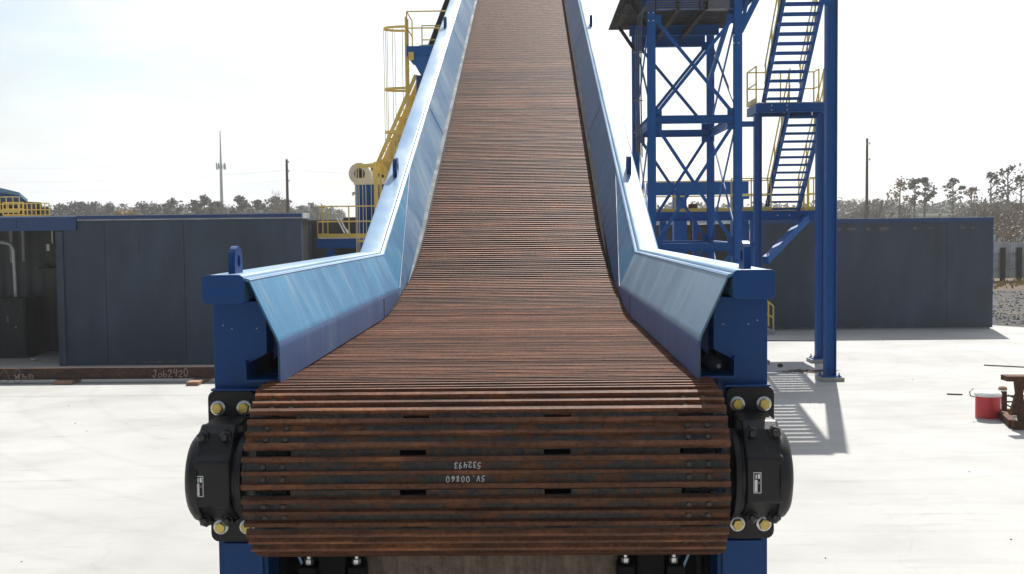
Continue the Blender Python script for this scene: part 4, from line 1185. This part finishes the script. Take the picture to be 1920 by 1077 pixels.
cage_ladder('caged_ladder', 'lower yellow caged ladder in front of the blue filter unit', q.x, 35.4, 1.4, U(700, 305, 35.4).z, hz, .54, 0)
q0 = U(680, 311, 36.0)
tb('gate_frame', U(700, 312, 36), U(722, 312, 36), .06, .06, 'bar', FU, M['yellow'])
for px in (706, 713, 722, 736): tb('gate_frame', (U(px, 312, 36).x, 36, U(px, 340 if px > 715 else 440, 36).z), U(px, 312, 36), .07, .05, 'bar', FU, M['yellow'])

TP = thing('top_platform', (-3.3, 35.5, 0), 'blue hopper platform with yellow rails high behind the left rail', 'platform')
a, b = U(768, 113, 35.9), U(850, 94, 35.9)
bx('platform_box', B, TP, a.x, b.x, 35.0, 37.0, a.z, b.z, .01)
hop = MB(); c0 = U(790, 113, 35.9)
z0_, z1_ = U(790, 141, 35.9).z, a.z - .004
hop.add([(a.x + .1, 35.1, z1_), (b.x - .1, 35.1, z1_), (b.x - .1, 36.9, z1_), (a.x + .1, 36.9, z1_), (a.x + .35, 35.5, z0_), (b.x - .3, 35.5, z0_), (b.x - .3, 36.5, z0_), (a.x + .35, 36.5, z0_)],
        [(0, 1, 5, 4), (1, 2, 6, 5), (2, 3, 7, 6), (3, 0, 4, 7), (0, 3, 2, 1), (4, 5, 6, 7)]); hop.build('hopper_cone', B, TP, c0)
q = U(788, 150, 35.9); mb = MB(); mb.lathe((q.x, 36.0, .02), (0, 0, 1), [(0, .14), (z0_ - .03, .14)], 16); mb.build('support_column', M['blue'], TP, (q.x, 36, 0), True)
railing(TP, [(a.x + .02, 36.6), (a.x + .02, 35.05), (b.x, 35.05)], b.z, 1.05, 1.1, toe=False, r=.022)
railing(TP, [(a.x + .3, 36.95), (b.x, 36.95)], b.z, .95, .7, toe=False)
q = U(802, 90, 35.8); mb = MB(); mb.lathe((q.x, 35.8, b.z + .002), (0, 0, 1), [(0, .28), (.12, .28)], 20); mb.build('inlet_collar', M['grate'], TP, q, True)
q0 = U(770, 107, 35.0); bx('rail_bracket', M['yellow'], TP, q0.x - .06, q0.x + .1, 34.93, 34.99, q0.z - .1, q0.z + .14)
# dark chute running up behind the rail
mb = MB(); p, q = U(816, 100, 37.4), U(862, -22, 36.6); mb.chan(p, q, .3, .28, .02)
for t in (.25, .45, .65, .8): c = p.lerp(q, t); mb.bar(c + Vector((-.02, 0, -.16)), c + Vector((.3, 0, .16)), .03, .03)
tag(mb.build('dark_chute', M['conduit'], None, p), 'dark grey open chute climbing past the yellow top rail', 'chute')
# yellow inclined truss conveyor
YC = thing('truss_conveyor', (-4.2, 37, 0), 'yellow inclined truss conveyor passing behind the caged ladder', 'conveyor')
e0, e1 = U(722, 330, 37.0), U(800, 150, 37.0)
dd = (e1 - e0).normalized(); nn = Vector((-dd.z, 0, dd.x))
h_ = .38
for s_ in (-1, 1): tb('truss_chord', e0 + nn * s_ * h_, e1 + nn * s_ * h_, .11, .11, 'bar', YC, M['yellow'])
L = (e1 - e0).length; n = 9; mb = MB()
for i in range(n):
    p, q = e0 + dd * L * i / n + nn * h_ * (1 if i % 2 else -1), e0 + dd * L * (i + 1) / n + nn * h_ * (-1 if i % 2 else 1)
    mb.bar(p, q, .06, .06)
mb.build('truss_web', M['yellow'], YC, e0)
mb = MB(); mb.bar(e0 - dd * .0 + Vector((0, .18, 0)), e1 + Vector((0, .18, 0)), .10, .62, nn); mb.build('belt_cover', M['yellow'], YC, e0)
tb('truss_leg', Vector((e0.x + .5, 37.1, 0)), e0 + dd * 1.2, .14, .14, 'bar', YC, M['yellow'])

# far left blue hopper and its yellow gallery
FH = thing('far_hopper', (-27, 60, 0), 'far blue hopper with light blue sloping side at the left edge', 'hopper')
yq = 60.0
P_ = lambda px, py, y=yq: U(px, py, y)
mb = MB(); a, b, c, d_ = P_(-60, 338), P_(36, 361), P_(36, 367), P_(-60, 350)
pr = [a, b, c, d_]; mb.add([v for v in pr] + [v + Vector((0, 1, -.35)) for v in pr], [(0, 1, 2, 3), (4, 7, 6, 5), (0, 4, 5, 1), (1, 5, 6, 2), (2, 6, 7, 3), (3, 7, 4, 0)]); mb.build('hopper_rim', M['blue_rail'], FH, b)
mb = MB(); pr = [P_(-60, 351), P_(35, 367.5), P_(43, 375), P_(38, 380), P_(-60, 372)]; k_ = 5
mb.add([v + Vector((0, .1, 0)) for v in pr] + [v + Vector((0, .3, -.2)) for v in pr], [tuple(range(5)), tuple(range(5, 10))] + [(i, (i + 1) % 5, 5 + (i + 1) % 5, 5 + i) for i in range(5)]); mb.build('hopper_side', M['blue'], FH, pr[1])
for px in (9, 22, 32):
    q0, q1 = P_(px, 366), P_(px, 374); bx('side_rib', B, FH, q0.x - .12, q0.x + .12, yq + .0, yq + .098, q1.z, q0.z)
q0, q1 = P_(-60, 408), P_(62, 376)
bx('machine_frame', M['black_rough'], FH, q0.x, P_(33, 400).x, yq + 1, yq + 3, 0, P_(0, 378).z)
bx('machine_box', M['black_rough'], FH, P_(52, 400).x, P_(63, 400).x, yq + 1, yq + 2, 0, P_(60, 388).z)
GA = thing('yellow_gallery', (-26, 58, 0), 'yellow railed gallery in front of the far blue hopper', 'gallery')
zz = P_(30, 407, 58).z
def gal(x0, x1, py0, py1, y, n, r=.027):
    mb = MB(); A, Bq = U(x0, py0, y), U(x1, py0, y); zb = U(x0, py1, y).z
    for k in (0, .5): 
        za = lerp(A.z, zb, k); mb.tube([(A.x, y, za), (Bq.x, y, za)], r, 6)
    mb.bar((A.x, y, zb), (Bq.x, y, zb), .05, .16)
    for i in range(n + 1):
        x = lerp(A.x, Bq.x, i / n); mb.tube([(x, y, zb), (x, y, A.z)], r, 6)
    mb.build('gallery_rail', M['yellow'], GA, (A.x, y, zb))
gal(-50, 36, 370.5, 397, 57.5, 7); gal(34, 92, 382, 406, 58.5, 7); gal(5, 44, 380.5, 405, 58, 4)
q0, q1 = U(-50, 409, 58), U(92, 406, 58)
bx('gallery_deck', M['grate'], GA, q0.x, q1.x, 57.4, 59.2, q1.z - .1, q1.z)
for t in (.1, .5, .9): tb('gallery_post', (lerp(q0.x, q1.x, t), 58.5, 0), (lerp(q0.x, q1.x, t), 58.5, q1.z - .1), .2, .2, 'bar', GA, B)
# ------------------------------------------------------------------ small things on the yard
q = G(1852, 784, 0)
CO = thing('drink_cooler', q, 'red drum cooler with a white lid on the sunny concrete', 'cooler')
qx, qy = q.x, q.y
def oval(mb, z0, z1, rx, ry, n=28):
    vs = [(qx + rx * math.cos(2 * math.pi * j / n), qy + ry * math.sin(2 * math.pi * j / n), z0) for j in range(n)]
    vs += [(v[0], v[1], z1) for v in vs]
    mb.add(vs, [(j, (j + 1) % n, n + (j + 1) % n, n + j) for j in range(n)] + [tuple(range(n))[::-1], tuple(range(n, 2 * n))]); return mb
mb = MB(); oval(mb, .012, .45, .245, .22); mb.build('cooler_body', M['red'], CO, q, True, .01)
mb = MB(); oval(mb, .0, .0115, .235, .21); mb.build('cooler_foot', M['white'], CO, q, True)
mb = MB(); oval(mb, .452, .515, .265, .24); oval(mb, .5155, .535, .235, .21); mb.build('cooler_lid', M['white'], CO, q, True, .008)
mb = MB(); mb.tube([(qx - .27, qy, .43), (qx - .36, qy - .02, .46), (qx - .38, qy - .02, .54), (qx - .30, qy, .60)], .012, 6); mb.build('bail_handle', M['bolt_dark'], CO, q, True)
# rusty stand
q = G(1893, 806, 0)
SW = thing('rusty_stand', (q.x + .4, q.y + .3, 0), 'rusty welded steel stand with flared leg beside the red cooler', 'stand')
RS = M['rust_stand']; ys = q.y + .12
P = lambda px, py, y=ys: U(px, py, y)
mb = MB(); a, b = P(1882, 709), P(1990, 709); mb.bar(a, b, .30, .10); mb.build('top_flange', RS, SW, a, bevel=.006)
mb = MB()
for y_ in (ys - .06,):
    pr = [P(1902, 713.5), P(1922, 713.5), P(1916, 738), P(1924, 796), P(1910, 796), P(1908.5, 768), P(1901, 778), P(1893, 778), P(1905, 738)]
    n = len(pr); mb.add([v + Vector((0, -.06, 0)) for v in pr] + [v + Vector((0, .06, 0)) for v in pr], [tuple(range(n)), tuple(range(n, 2 * n))[::-1]] + [(i, (i + 1) % n, n + (i + 1) % n, n + i) for i in range(n)])
mb.build('flared_leg', RS, SW, pr[0])
mb = MB(); mb.bar((P(1894, 800).x, q.y + .02, .085), (P(1894, 800).x + 1.0, q.y + .02, .085), .12, .165); mb.build('base_rail', RS, SW, q, bevel=.006)
r0 = G(1862, 783, 0)
mb = MB(); mb.bar((G(1898, 803).x, q.y + .15, .09), (r0.x + .12, r0.y - .18, .09), .15, .14); mb.build('base_rail', RS, SW, r0, bevel=.006)
mb = MB(); mb.bar((r0.x + .2, r0.y + .1, .09), (r0.x + 1.4, r0.y + .1, .09), .12, .13); mb.build('base_rail', RS, SW, r0, bevel=.006)
mb = MB(); mb.bar((G(1872, 777).x, r0.y + .10, .16), (G(1872, 777).x, r0.y + .12, .52), .09, .09); mb.build('post_stub', RS, SW, (r0.x + .2, r0.y + .1, .1), bevel=.004)
for z in (.30, .42):
    mb = MB(); mb.bar((r0.x + .28, r0.y + .12, z), (r0.x + 1.6, r0.y + .12, z), .03, .03); mb.build('tie_bar', RS, SW, (r0.x, r0.y, z))
mb = MB(); a = G(1872, 778, .0)
for (px0, py0, px1, py1) in ((1890, 741, 1935, 762), (1887, 759, 1935, 785)):
    A, Bq = U(px0, py0, r0.y + .5), U(px1, py1, r0.y - .1); mb.tube([A, Bq], .016, 6)
mb.build('loose_rod', RS, SW, a)
for px, py, ax, L, lb, zz in ((1790, 740, .35, .34, 'short rusty rod lying alone on the bright concrete', .012), (1893, 687, -.42, 1.3, 'longer rusty rod on the concrete near the right edge', .015)):
    q = G(px, py, zz); mb = MB(); dx, dy = math.cos(ax) * L / 2, -math.sin(abs(ax)) * L / 2
    mb.tube([(q.x - dx, q.y - dy, zz + .004), (q.x + dx + (.6 if L > 1 else 0), q.y + dy - (.5 if L > 1 else 0), zz + .004)], .016, 8)
    tag(mb.build('steel_rod', RS, None, q), lb, 'rod')
q = G(1880, 731, 0); mb = MB(); mb.lathe((q.x, q.y, .0), (0, 0, 1), [(0, .10), (.05, .10), (.075, .07), (.085, .03)], 9)
tag(mb.build('stone', M['wood'], None, q), 'brown stone on the concrete above the cooler', 'stone')
q = G(1463, 688.5, 0); mb = MB(); mb.lathe((q.x, q.y, 0), (0, 0, 1), [(0, .07), (.07, .075), (.10, .04)], 8)
tag(mb.build('stone', M['bolt_dark'], None, q), 'dark clod lying in the striped stair shadow', 'stone')
# twigs and litter swept by the stair feet
mb = MB(); q = G(1505, 697, 0)
for i in range(90):
    x, y = q.x + rnd.gauss(0, .34), q.y + rnd.gauss(0, .16); a = rnd.gauss(0, .5); L = rnd.uniform(.06, .32)
    mb.tube([(x, y, .008), (x + L * .5 * math.cos(a), y + L * .5 * math.sin(a), .02), (x + L * math.cos(a + .3), y + L * math.sin(a + .3), .008)], .006, 3)
tag(mb.build('twig_litter', M['rust_stand'], None, q), kind='stuff')
mb = MB(); a, b = G(1440, 640, 0), G(1532, 640.5, 0); mb.tube([(a.x - 3, a.y, .012), (a.x, a.y, .012), (b.x, b.y, .012)], .018, 6)
tag(mb.build('orange_hose', M['rust_stand'], None, b), 'thin rusty orange hose lying across the yard behind the stair feet', 'hose')
mb = MB()
for i in range(140):
    x, y = rnd.uniform(-14, 14), rnd.uniform(9, 40); r = rnd.uniform(.005, .016)
    mb.lathe((x, y, 0), (0, 0, 1), [(0, r), (r * .6, r * .8), (r * .9, r * .3)], 5)
tag(mb.build('grit', M['soil'], None, (0, 20, 0)), kind='stuff')
mb = MB()
for px, py, s_ in ((1505, 617.5, 1), (64, 677, .8)):
    q = G(px, py, 0.03 if px < 100 else 0)
    for k in range(4):
        a = rnd.random() * 6; mb.add([q + Vector((.16 * s_ * math.cos(a + j * 1.6), .1 * s_ * math.sin(a + j * 1.6), .02 + .06 * rnd.random())) for j in range(4)], [(0, 1, 2, 3)])
    tag(mb.build('paper_scrap', M['white'], None, q), 'crumpled white scrap by the right shed wall' if px > 100 else 'crumpled white scrap on the open bay floor', 'litter'); mb = MB()

# ------------------------------------------------------------------ fence
FE = thing('metal_fence', (29, 72, 0), 'pale corrugated metal fence with dark posts at the right edge', 'fence')
yf = 73.0; zt, zb = U(1890, 454, yf).z, .35
x0, x1 = U(1845, 450, yf).x, 52
mb = MB(); n = 260; vs = []
for i in range(n + 1):
    x = lerp(x0, x1, i / n); y = yf + (.035 if i % 2 else -.035); vs += [(x, y, zb), (x, y, zt + .04 * math.sin(i * .21))]
mb.add(vs, [(2 * i, 2 * i + 2, 2 * i + 3, 2 * i + 1) for i in range(n)])
po = mb.build('fence_sheet', M['corr_zinc'], FE, (x0, yf, zb)); sd = po.modifiers.new('sheet', 'SOLIDIFY'); sd.thickness = .006
for k, px in enumerate((1880, 1911, 1942, 1973)):
    q = U(px, 530, yf - .25); w = .13
    bx('fence_post', M['dark_brown'], FE, q.x - w, q.x + w, yf - .32, yf - .1, .1, zt - .35)
for zz in (zb + .6, zt - .75): tb('fence_rail', (x0, yf - .06, zz), (x1, yf - .06, zz), .04, .07, 'bar', FE, M['grate'])
mb = MB(); q = U(1895, 440, 110); mb.box(q.x - 2.0, q.x + 30, 110, 118, 0, U(1895, 428, 110).z)
FB = thing('far_shed', (q.x + 10, 112, 0), 'low pale grey shed beyond the corrugated fence', 'shed')
mb.build('shed_wall', M['corr_zinc'], FB, (q.x + 10, 112, 0))
bx('shed_roof', M['mast'], FB, q.x - 2.3, q.x + 30.3, 109.7, 118.3, U(1895, 428, 110).z + .003, U(1895, 427, 110).z + .12)
for px0, px1, lb in ((1697, 1760, 'long low cream building far off under the thin pines'), (1762, 1790, 'shorter low cream building far off, right of the long one')):
    a, b = U(px0, 412, 190), U(px1, 404.6, 190)
    t = thing('far_building', ((a.x + b.x) / 2, 190, 0), lb, 'building')
    bx('building_wall', M['cream'], t, a.x, b.x, 190, 200, 0, b.z); bx('building_roof', M['white'], t, a.x - .3, b.x + .3, 189.6, 200.4, b.z + .003, b.z + .35)

# ------------------------------------------------------------------ mast, poles, lines
def px_tree(px, py_top, y): return U(px, py_top, y)
ym = 330.0
q, t = U(417, 430, ym), U(415, 244, ym)
MS = thing('cell_mast', (q.x, ym, 0), 'tall thin pale cell mast with a ring of antennas above the left treeline', 'mast')
mb = MB(); zc = U(415, 312, ym).z
mb.lathe((q.x, ym, 0), (0, 0, 1), [(0, .55), (zc * .6, .46), (zc, .36)], 10); mb.build('mast_pole', M['mast'], MS, (q.x, ym, 0), True)
mb = MB(); mb.lathe((q.x, ym, zc), (0, 0, 1), [(0, .3), (t.z - zc - .2, .14)], 8); mb.build('mast_whip', M['mast'], MS, (q.x, ym, zc))
for k in range(9):
    a = 2 * math.pi * k / 9 + .2; r = 1.25
    mb = MB(); x, y = q.x + r * math.cos(a), ym + r * math.sin(a); mb.box(x - .16, x + .16, y - .1, y + .1, zc - 1.0 + .4 * (k % 2), zc + .6 + .4 * (k % 2)); mb.bar((q.x, ym, zc - .2), (x, y, zc - .2), .1)
    mb.build('antenna', M['mast'], MS, (x, y, zc))
def pole(px, pyt, y, r, lab, arms):
    q, t = U(px, 420, y), U(px - 1, pyt, y)
    o = thing('utility_pole', (q.x, y, 0), lab, 'pole', 'wooden utility poles')
    mb = MB(); mb.lathe((q.x, y, 0), (0, 0, 1), [(0, r * 1.3), (t.z, r * .8)], 10); mb.build('pole_shaft', M['pole_wood'], o, (q.x, y, 0), True)
    mb = MB()
    for zz in arms:
        z = U(px, zz, y).z; mb.tube([(q.x - .1, y - .1, z - .1), (q.x + .22, y - .1, z)], .03, 6); mb.lathe((q.x + .22, y - .1, z - .05), (0, 0, 1), [(0, .05), (.16, .06), (.2, .03)], 8)
    mb.build('insulator', M['mast'], o, (q.x, y, U(px, arms[0], y).z)); return q.x, y
xa, ya = pole(540, 299, 120, .155, 'weathered wooden utility pole above the left shed roof', (305, 322, 340))
xb, yb = pole(1625, 260, 105, .13, 'thin wooden utility pole beyond the right shed', (270, 300))
def wire(pts, lab, sag=.4):
    mb = MB(); out = []
    for a, b in zip(pts, pts[1:]):
        for j in range(9):
            t = j / 8; p = a.lerp(b, t); p.z -= sag * 4 * t * (1 - t); out.append(p)
    mb.tube(out, .005, 4, False); tag(mb.build('power_line', M['wire'], None, pts[0]), lab, 'power line', 'power lines across the sky')
for pyl, pyc, pyr, lb in ((316, 297, 299, 'topmost power line from the left wooden pole'), (341, 319, 321, 'middle power line from the left wooden pole'), (343.5, 320, 322, 'close twin just under the middle power line'), (361, 338, 340, 'lowest power line from the left wooden pole')):
    a, m_, b = U(-60, pyl, 130), U(540, pyc, 120), U(1000, pyr, 125); wire([a, m_, b], lb)

# ------------------------------------------------------------------ trees
def leaf_clump(mb, c, r, n, s, flat=.7):
    for i in range(n):
        while True:
            v = Vector((rnd.uniform(-1, 1), rnd.uniform(-1, 1), rnd.uniform(-1, 1)))
            if v.length < 1: break
        p = c + Vector((v.x * r, v.y * r, v.z * r * flat)); k = s * rnd.uniform(.6, 1.3)
        a = Vector((rnd.gauss(0, 1), rnd.gauss(0, 1), rnd.gauss(0, .6))).normalized(); b = a.cross(Vector((rnd.gauss(0, 1), rnd.gauss(0, 1), rnd.gauss(0, 1)))).normalized()
        mb.add([p - a * k - b * k * .5, p + a * k - b * k * .4, p + b * k], [(0, 1, 2)])
def pine(px, pyt, y, w, lab, shape='tall', leaf='pine', base=0.0, nm='pine_tree', grp='pines on the skyline', dens=1.0):
    top = U(px, pyt, y); H = top.z - base; x = top.x
    o = thing(nm, (x, y, base), lab, 'tree', grp)
    tr = MB(); cr = MB(); lean = rnd.gauss(0, .02) * H
    tr.tube([(x - lean, y, base), (x - lean * .4, y, base + H * .5), (x, y, base + H * .95)], [H * .017 + .05, H * .012 + .04, .04], 6)
    c0 = .30 if shape == 'round' else (.55 if shape == 'tall' else .68)
    n = int((26 if shape == 'round' else 17) * dens)
    for i in range(n):
        t = c0 + (1 - c0) * (i + rnd.random()) / n; u = (t - c0) / (1 - c0)
        rad = w * (math.sin(math.pi * min(1, .18 + u * .82)) ** .7) * rnd.uniform(.45, 1.05)
        a = rnd.random() * 6.283
        p = Vector((x + math.cos(a) * rad, y + math.sin(a) * rad, base + H * t + rnd.uniform(-.02, .03) * H))
        st = Vector((x - lean * .3, y, p.z - H * .07))
        tr.tube([st, st.lerp(p, .55) + Vector((0, 0, .04 * w)), p], [.05 + H * .003, .04, .02], 4, False)
        leaf_clump(cr, p, w * rnd.uniform(.24, .42), int((30 if shape == 'round' else 15) * dens) + 6, .10 + y * .0008, .62)
    leaf_clump(cr, Vector((x, y, base + H * .97)), w * .3, 30, .12 + y * .0009)
    tr.build('trunk', M['bark'], o, (x, y, base)); cr.build('crown', M[leaf], o, (x, y, base + H * c0))
def bare(px, pyt, y, lab, spread=.5, mat='bark', leaves=None, twig=1.0, grp='bare winter trees', depth=5, nm='bare_tree'):
    top = U(px, pyt, y); H = top.z; x = top.x
    o = thing(nm, (x, y, 0), lab, 'tree', grp); tr = MB(); tips = []
    def grow(p, d, L, r, k):
        q = p + d * L; m = p.lerp(q, .5) + Vector((rnd.gauss(0, .04), rnd.gauss(0, .04), 0)) * L
        tr.tube([p, m, q], [r, r * .85, r * .68], 5 if k > 2 else 3, False)
        if k == 0: tips.append(q); return
        for i in range(3 if k > 1 else 3):
            v = (d + Vector((rnd.gauss(0, spread), rnd.gauss(0, spread), rnd.gauss(.12, .22)))).normalized()
            grow(p.lerp(q, rnd.uniform(.6, 1)), v, L * rnd.uniform(.62, .82), r * .62, k - 1)
    grow(Vector((x, y, 0)), Vector((rnd.gauss(0, .05), 0, 1)).normalized(), H * .30, H * .014 + .03, depth)
    tr.build('trunk', M[mat], o, (x, y, 0))
    if leaves:
        cr = MB()
        for q in tips[::2]: leaf_clump(cr, q, H * .06, 5, .13, 1)
        cr.build('crown', M[leaves], o, (x, y, H * .6))
# left skyline
pine(322, 377, 190, 2.6, 'round dark pine left of the cell mast, alone above the treeline', 'round', grp='pines on the skyline')
pine(383, 369, 185, 2.2, 'taller ragged pine just left of the cell mast', 'round')
pine(366, 380, 190, 1.7, 'low pine tucked under the ragged pine by the cell mast', 'round')
pine(408, 380, 190, 2.0, 'dark low pine crossing the foot of the cell mast', 'round')
pine(448, 372, 175, 2.6, 'broad dark pine right of the cell mast', 'round')
pine(482, 378, 175, 1.8, 'low round pine left of the big bare tree', 'round')
pine(515, 372, 175, 2.6, 'dark pine behind the big bare tree', 'round')
pine(533, 377, 180, 1.8, 'dark pine at the foot of the left wooden pole', 'round')
pine(564, 387, 260, 2.0, 'small thin pine just right of the left wooden pole', 'tall')
pine(585, 384, 240, 2.4, 'small thin pine above the grey fascia of the left shed', 'tall')
for px, pt, lb in ((115, 385, 'round grey green tree next to the yellow gallery'), (137, 382, 'dark round tree, second from the yellow gallery'), (152, 384, 'dark squat tree left of the yellow bush'), (175, 382, 'dark tree standing just left of the yellow bush'), (205, 386, 'grey tree behind the yellow bush'), (268, 384, 'dull tree between the yellow bush and the round pine'), (296, 388, 'low tree left of the round pine')):
    pine(px, pt, 205, 2.9, lb, 'round', nm='round_tree', grp='trees of the left treeline')
bare(528, 345, 150, 'big bare tree with upswept twigs left of the wooden pole', .42, depth=6)
bare(487, 360, 160, 'smaller bare tree at the left foot of the big bare one', .5)
bare(403, 366, 180, 'thin bare tree behind the cell mast foot', .4)
bare(470, 384, 150, 'brown leaved low tree before the broad pine', .6, leaves='brown_leaf')
q = U(240, 397, 150); YBsh = thing('yellow_bush', (q.x, 150, 0), 'yellow leaved bush showing above the left shed roof', 'bush')
cr = MB()
for i in range(16): leaf_clump(cr, Vector((q.x + rnd.uniform(-1.3, 1.3), 150 + rnd.uniform(-1, 1), q.z - .3 + rnd.uniform(-1.2, .25))), .55, 40, .16)
cr.build('foliage', M['yellow_leaf'], YBsh, q); tr = MB(); tr.tube([(q.x, 150, 0), (q.x, 150, q.z - .5)], .1, 5); tr.build('stem', M['bark'], YBsh, (q.x, 150, 0))
# right skyline
for px, pt, w, lb in ((1735, 334, 1.5, 'slim tall pine, right one of the close pair'), (1716, 338, 1.3, 'slim tall pine, left one of the close pair'), (1787, 335, 1.5, 'slim lone pine with a bare trunk above the shed corner')):
    pine(px, pt, 150, w, lb, 'top', dens=.8)
pine(1688, 341, 140, 2.2, 'leaning reddish pine with open crown left of the slim pair', 'tall', leaf='brown_leaf', dens=.7)
pine(1890, 314, 120, 3.0, 'tallest open pine near the right edge', 'tall', dens=.65)
pine(1858, 326, 125, 2.1, 'open pine just left of the tallest one', 'tall', dens=.7)
pine(1915, 330, 118, 2.4, 'open pine cut by the right edge', 'tall', dens=.65)
pine(1822, 352, 135, 2.0, 'brownish pine behind the shed corner', 'tall', leaf='brown_leaf', dens=.45)
bare(1640, 335, 105, 'bare tree with fine twigs right of the thin pole', .42)
bare(1597, 372, 110, 'low bare tree beside the blue stair column', .5)
bare(1670, 372, 110, 'low bare tree left of the leaning reddish pine', .6)
bare(1875, 375, 95, 'grey bare tree with crooked limbs before the fence shed', .6, depth=6)
bare(1900, 348, 100, 'bare brownish tree right of the crooked one', .5, leaves='brown_leaf', depth=6)
bare(1845, 362, 105, 'bare brownish tree above the shed corner', .5, depth=6)
bare(1760, 378, 120, 'low bare tree between the slim pines', .6)
for px, pt, lb in ((1255, 374, 'bare tree seen through the tower, leftmost'), (1345, 372, 'bare tree seen through the tower, behind its rear right leg'), (1440, 368, 'bare tree seen behind the lower stair flight')):
    bare(px, pt, 120, lb, .5, leaves='brown_leaf')
for px, pt, yy, lb in ((1805, 352, 100, 'bare tree left of the shed corner, between two pines'), (1835, 340, 98, 'tall bare grey tree over the shed corner'), (1862, 345, 96, 'tall bare tree in the tangle above the fence'), (1885, 335, 99, 'bare tree under the tallest open pine'), (1912, 355, 94, 'pale bare tree cut by the right edge'), (1700, 368, 112, 'bare bushy tree under the slim pair of pines'), (1612, 362, 108, 'bare tree just left of the thin wooden pole')):
    bare(px, pt, yy, lb, .5, depth=6)
# far woods as one mass
mb = MB()
def wood(px0, px1, y, pt0, pt1, n, r):
    for i in range(n):
        px = rnd.uniform(px0, px1); f = .5 + .25 * math.sin(px * .045) + .25 * math.sin(px * .11 + 1); 
        pt = lerp(pt0, pt1, rnd.random() ** .7 * 1.0) - (1 - f) * -5 + rnd.gauss(0, 1.5)
        q = U(px, pt, y + rnd.uniform(0, 70)); 
        for z in (q.z,): leaf_clump(mb, Vector((q.x, q.y, max(1, z))), r * rnd.uniform(.6, 1.2), 26, .42, .8)
wood(60, 640, 270, 387, 409, 620, 1.7)
wood(1190, 1600, 260, 383, 409, 330, 1.7)
wood(1560, 1960, 270, 377, 412, 620, 1.8)
tag(mb.build('far_woods', M['pine'], None, (0, 270, 0)), kind='stuff')
mb = MB()
for i in range(150):
    q = U(rnd.uniform(1790, 1960), rnd.uniform(400, 448), rnd.uniform(84, 100)); leaf_clump(mb, q, .7, 7, .10, 1)
tag(mb.build('undergrowth', M['brown_leaf'], None, (34, 90, 0)), kind='stuff')
mb = MB()
for i in range(500):
    x, y = rnd.uniform(26, 52), rnd.uniform(67, 72.6); z = .03 * (y - 66)
    for k in range(3): mb.add([(x + rnd.gauss(0, .05), y, z), (x + .06 + rnd.gauss(0, .05), y, z), (x + rnd.gauss(0, .12), y + rnd.gauss(0, .05), z + rnd.uniform(.12, .35))], [(0, 1, 2)])
tag(mb.build('dry_grass', M['yellow_leaf'], None, (34, 70, 0)), kind='stuff')

# ------------------------------------------------------------------ air
hz = MB(); hz.box(-1500, 1500, -400, 2450, -1.2, 60)
m = bpy.data.materials.new('haze'); m.use_nodes = True
n, l = m.node_tree.nodes, m.node_tree.links; n.clear()
v = n.new('ShaderNodeVolumePrincipled'); v.inputs['Color'].default_value = (.93, .95, .97, 1); v.inputs['Density'].default_value = .0005
v.inputs['Anisotropy'].default_value = .25
oo = n.new('ShaderNodeOutputMaterial'); l.new(v.outputs['Volume'], oo.inputs['Volume'])
tag(hz.build('haze', m), kind='stuff')
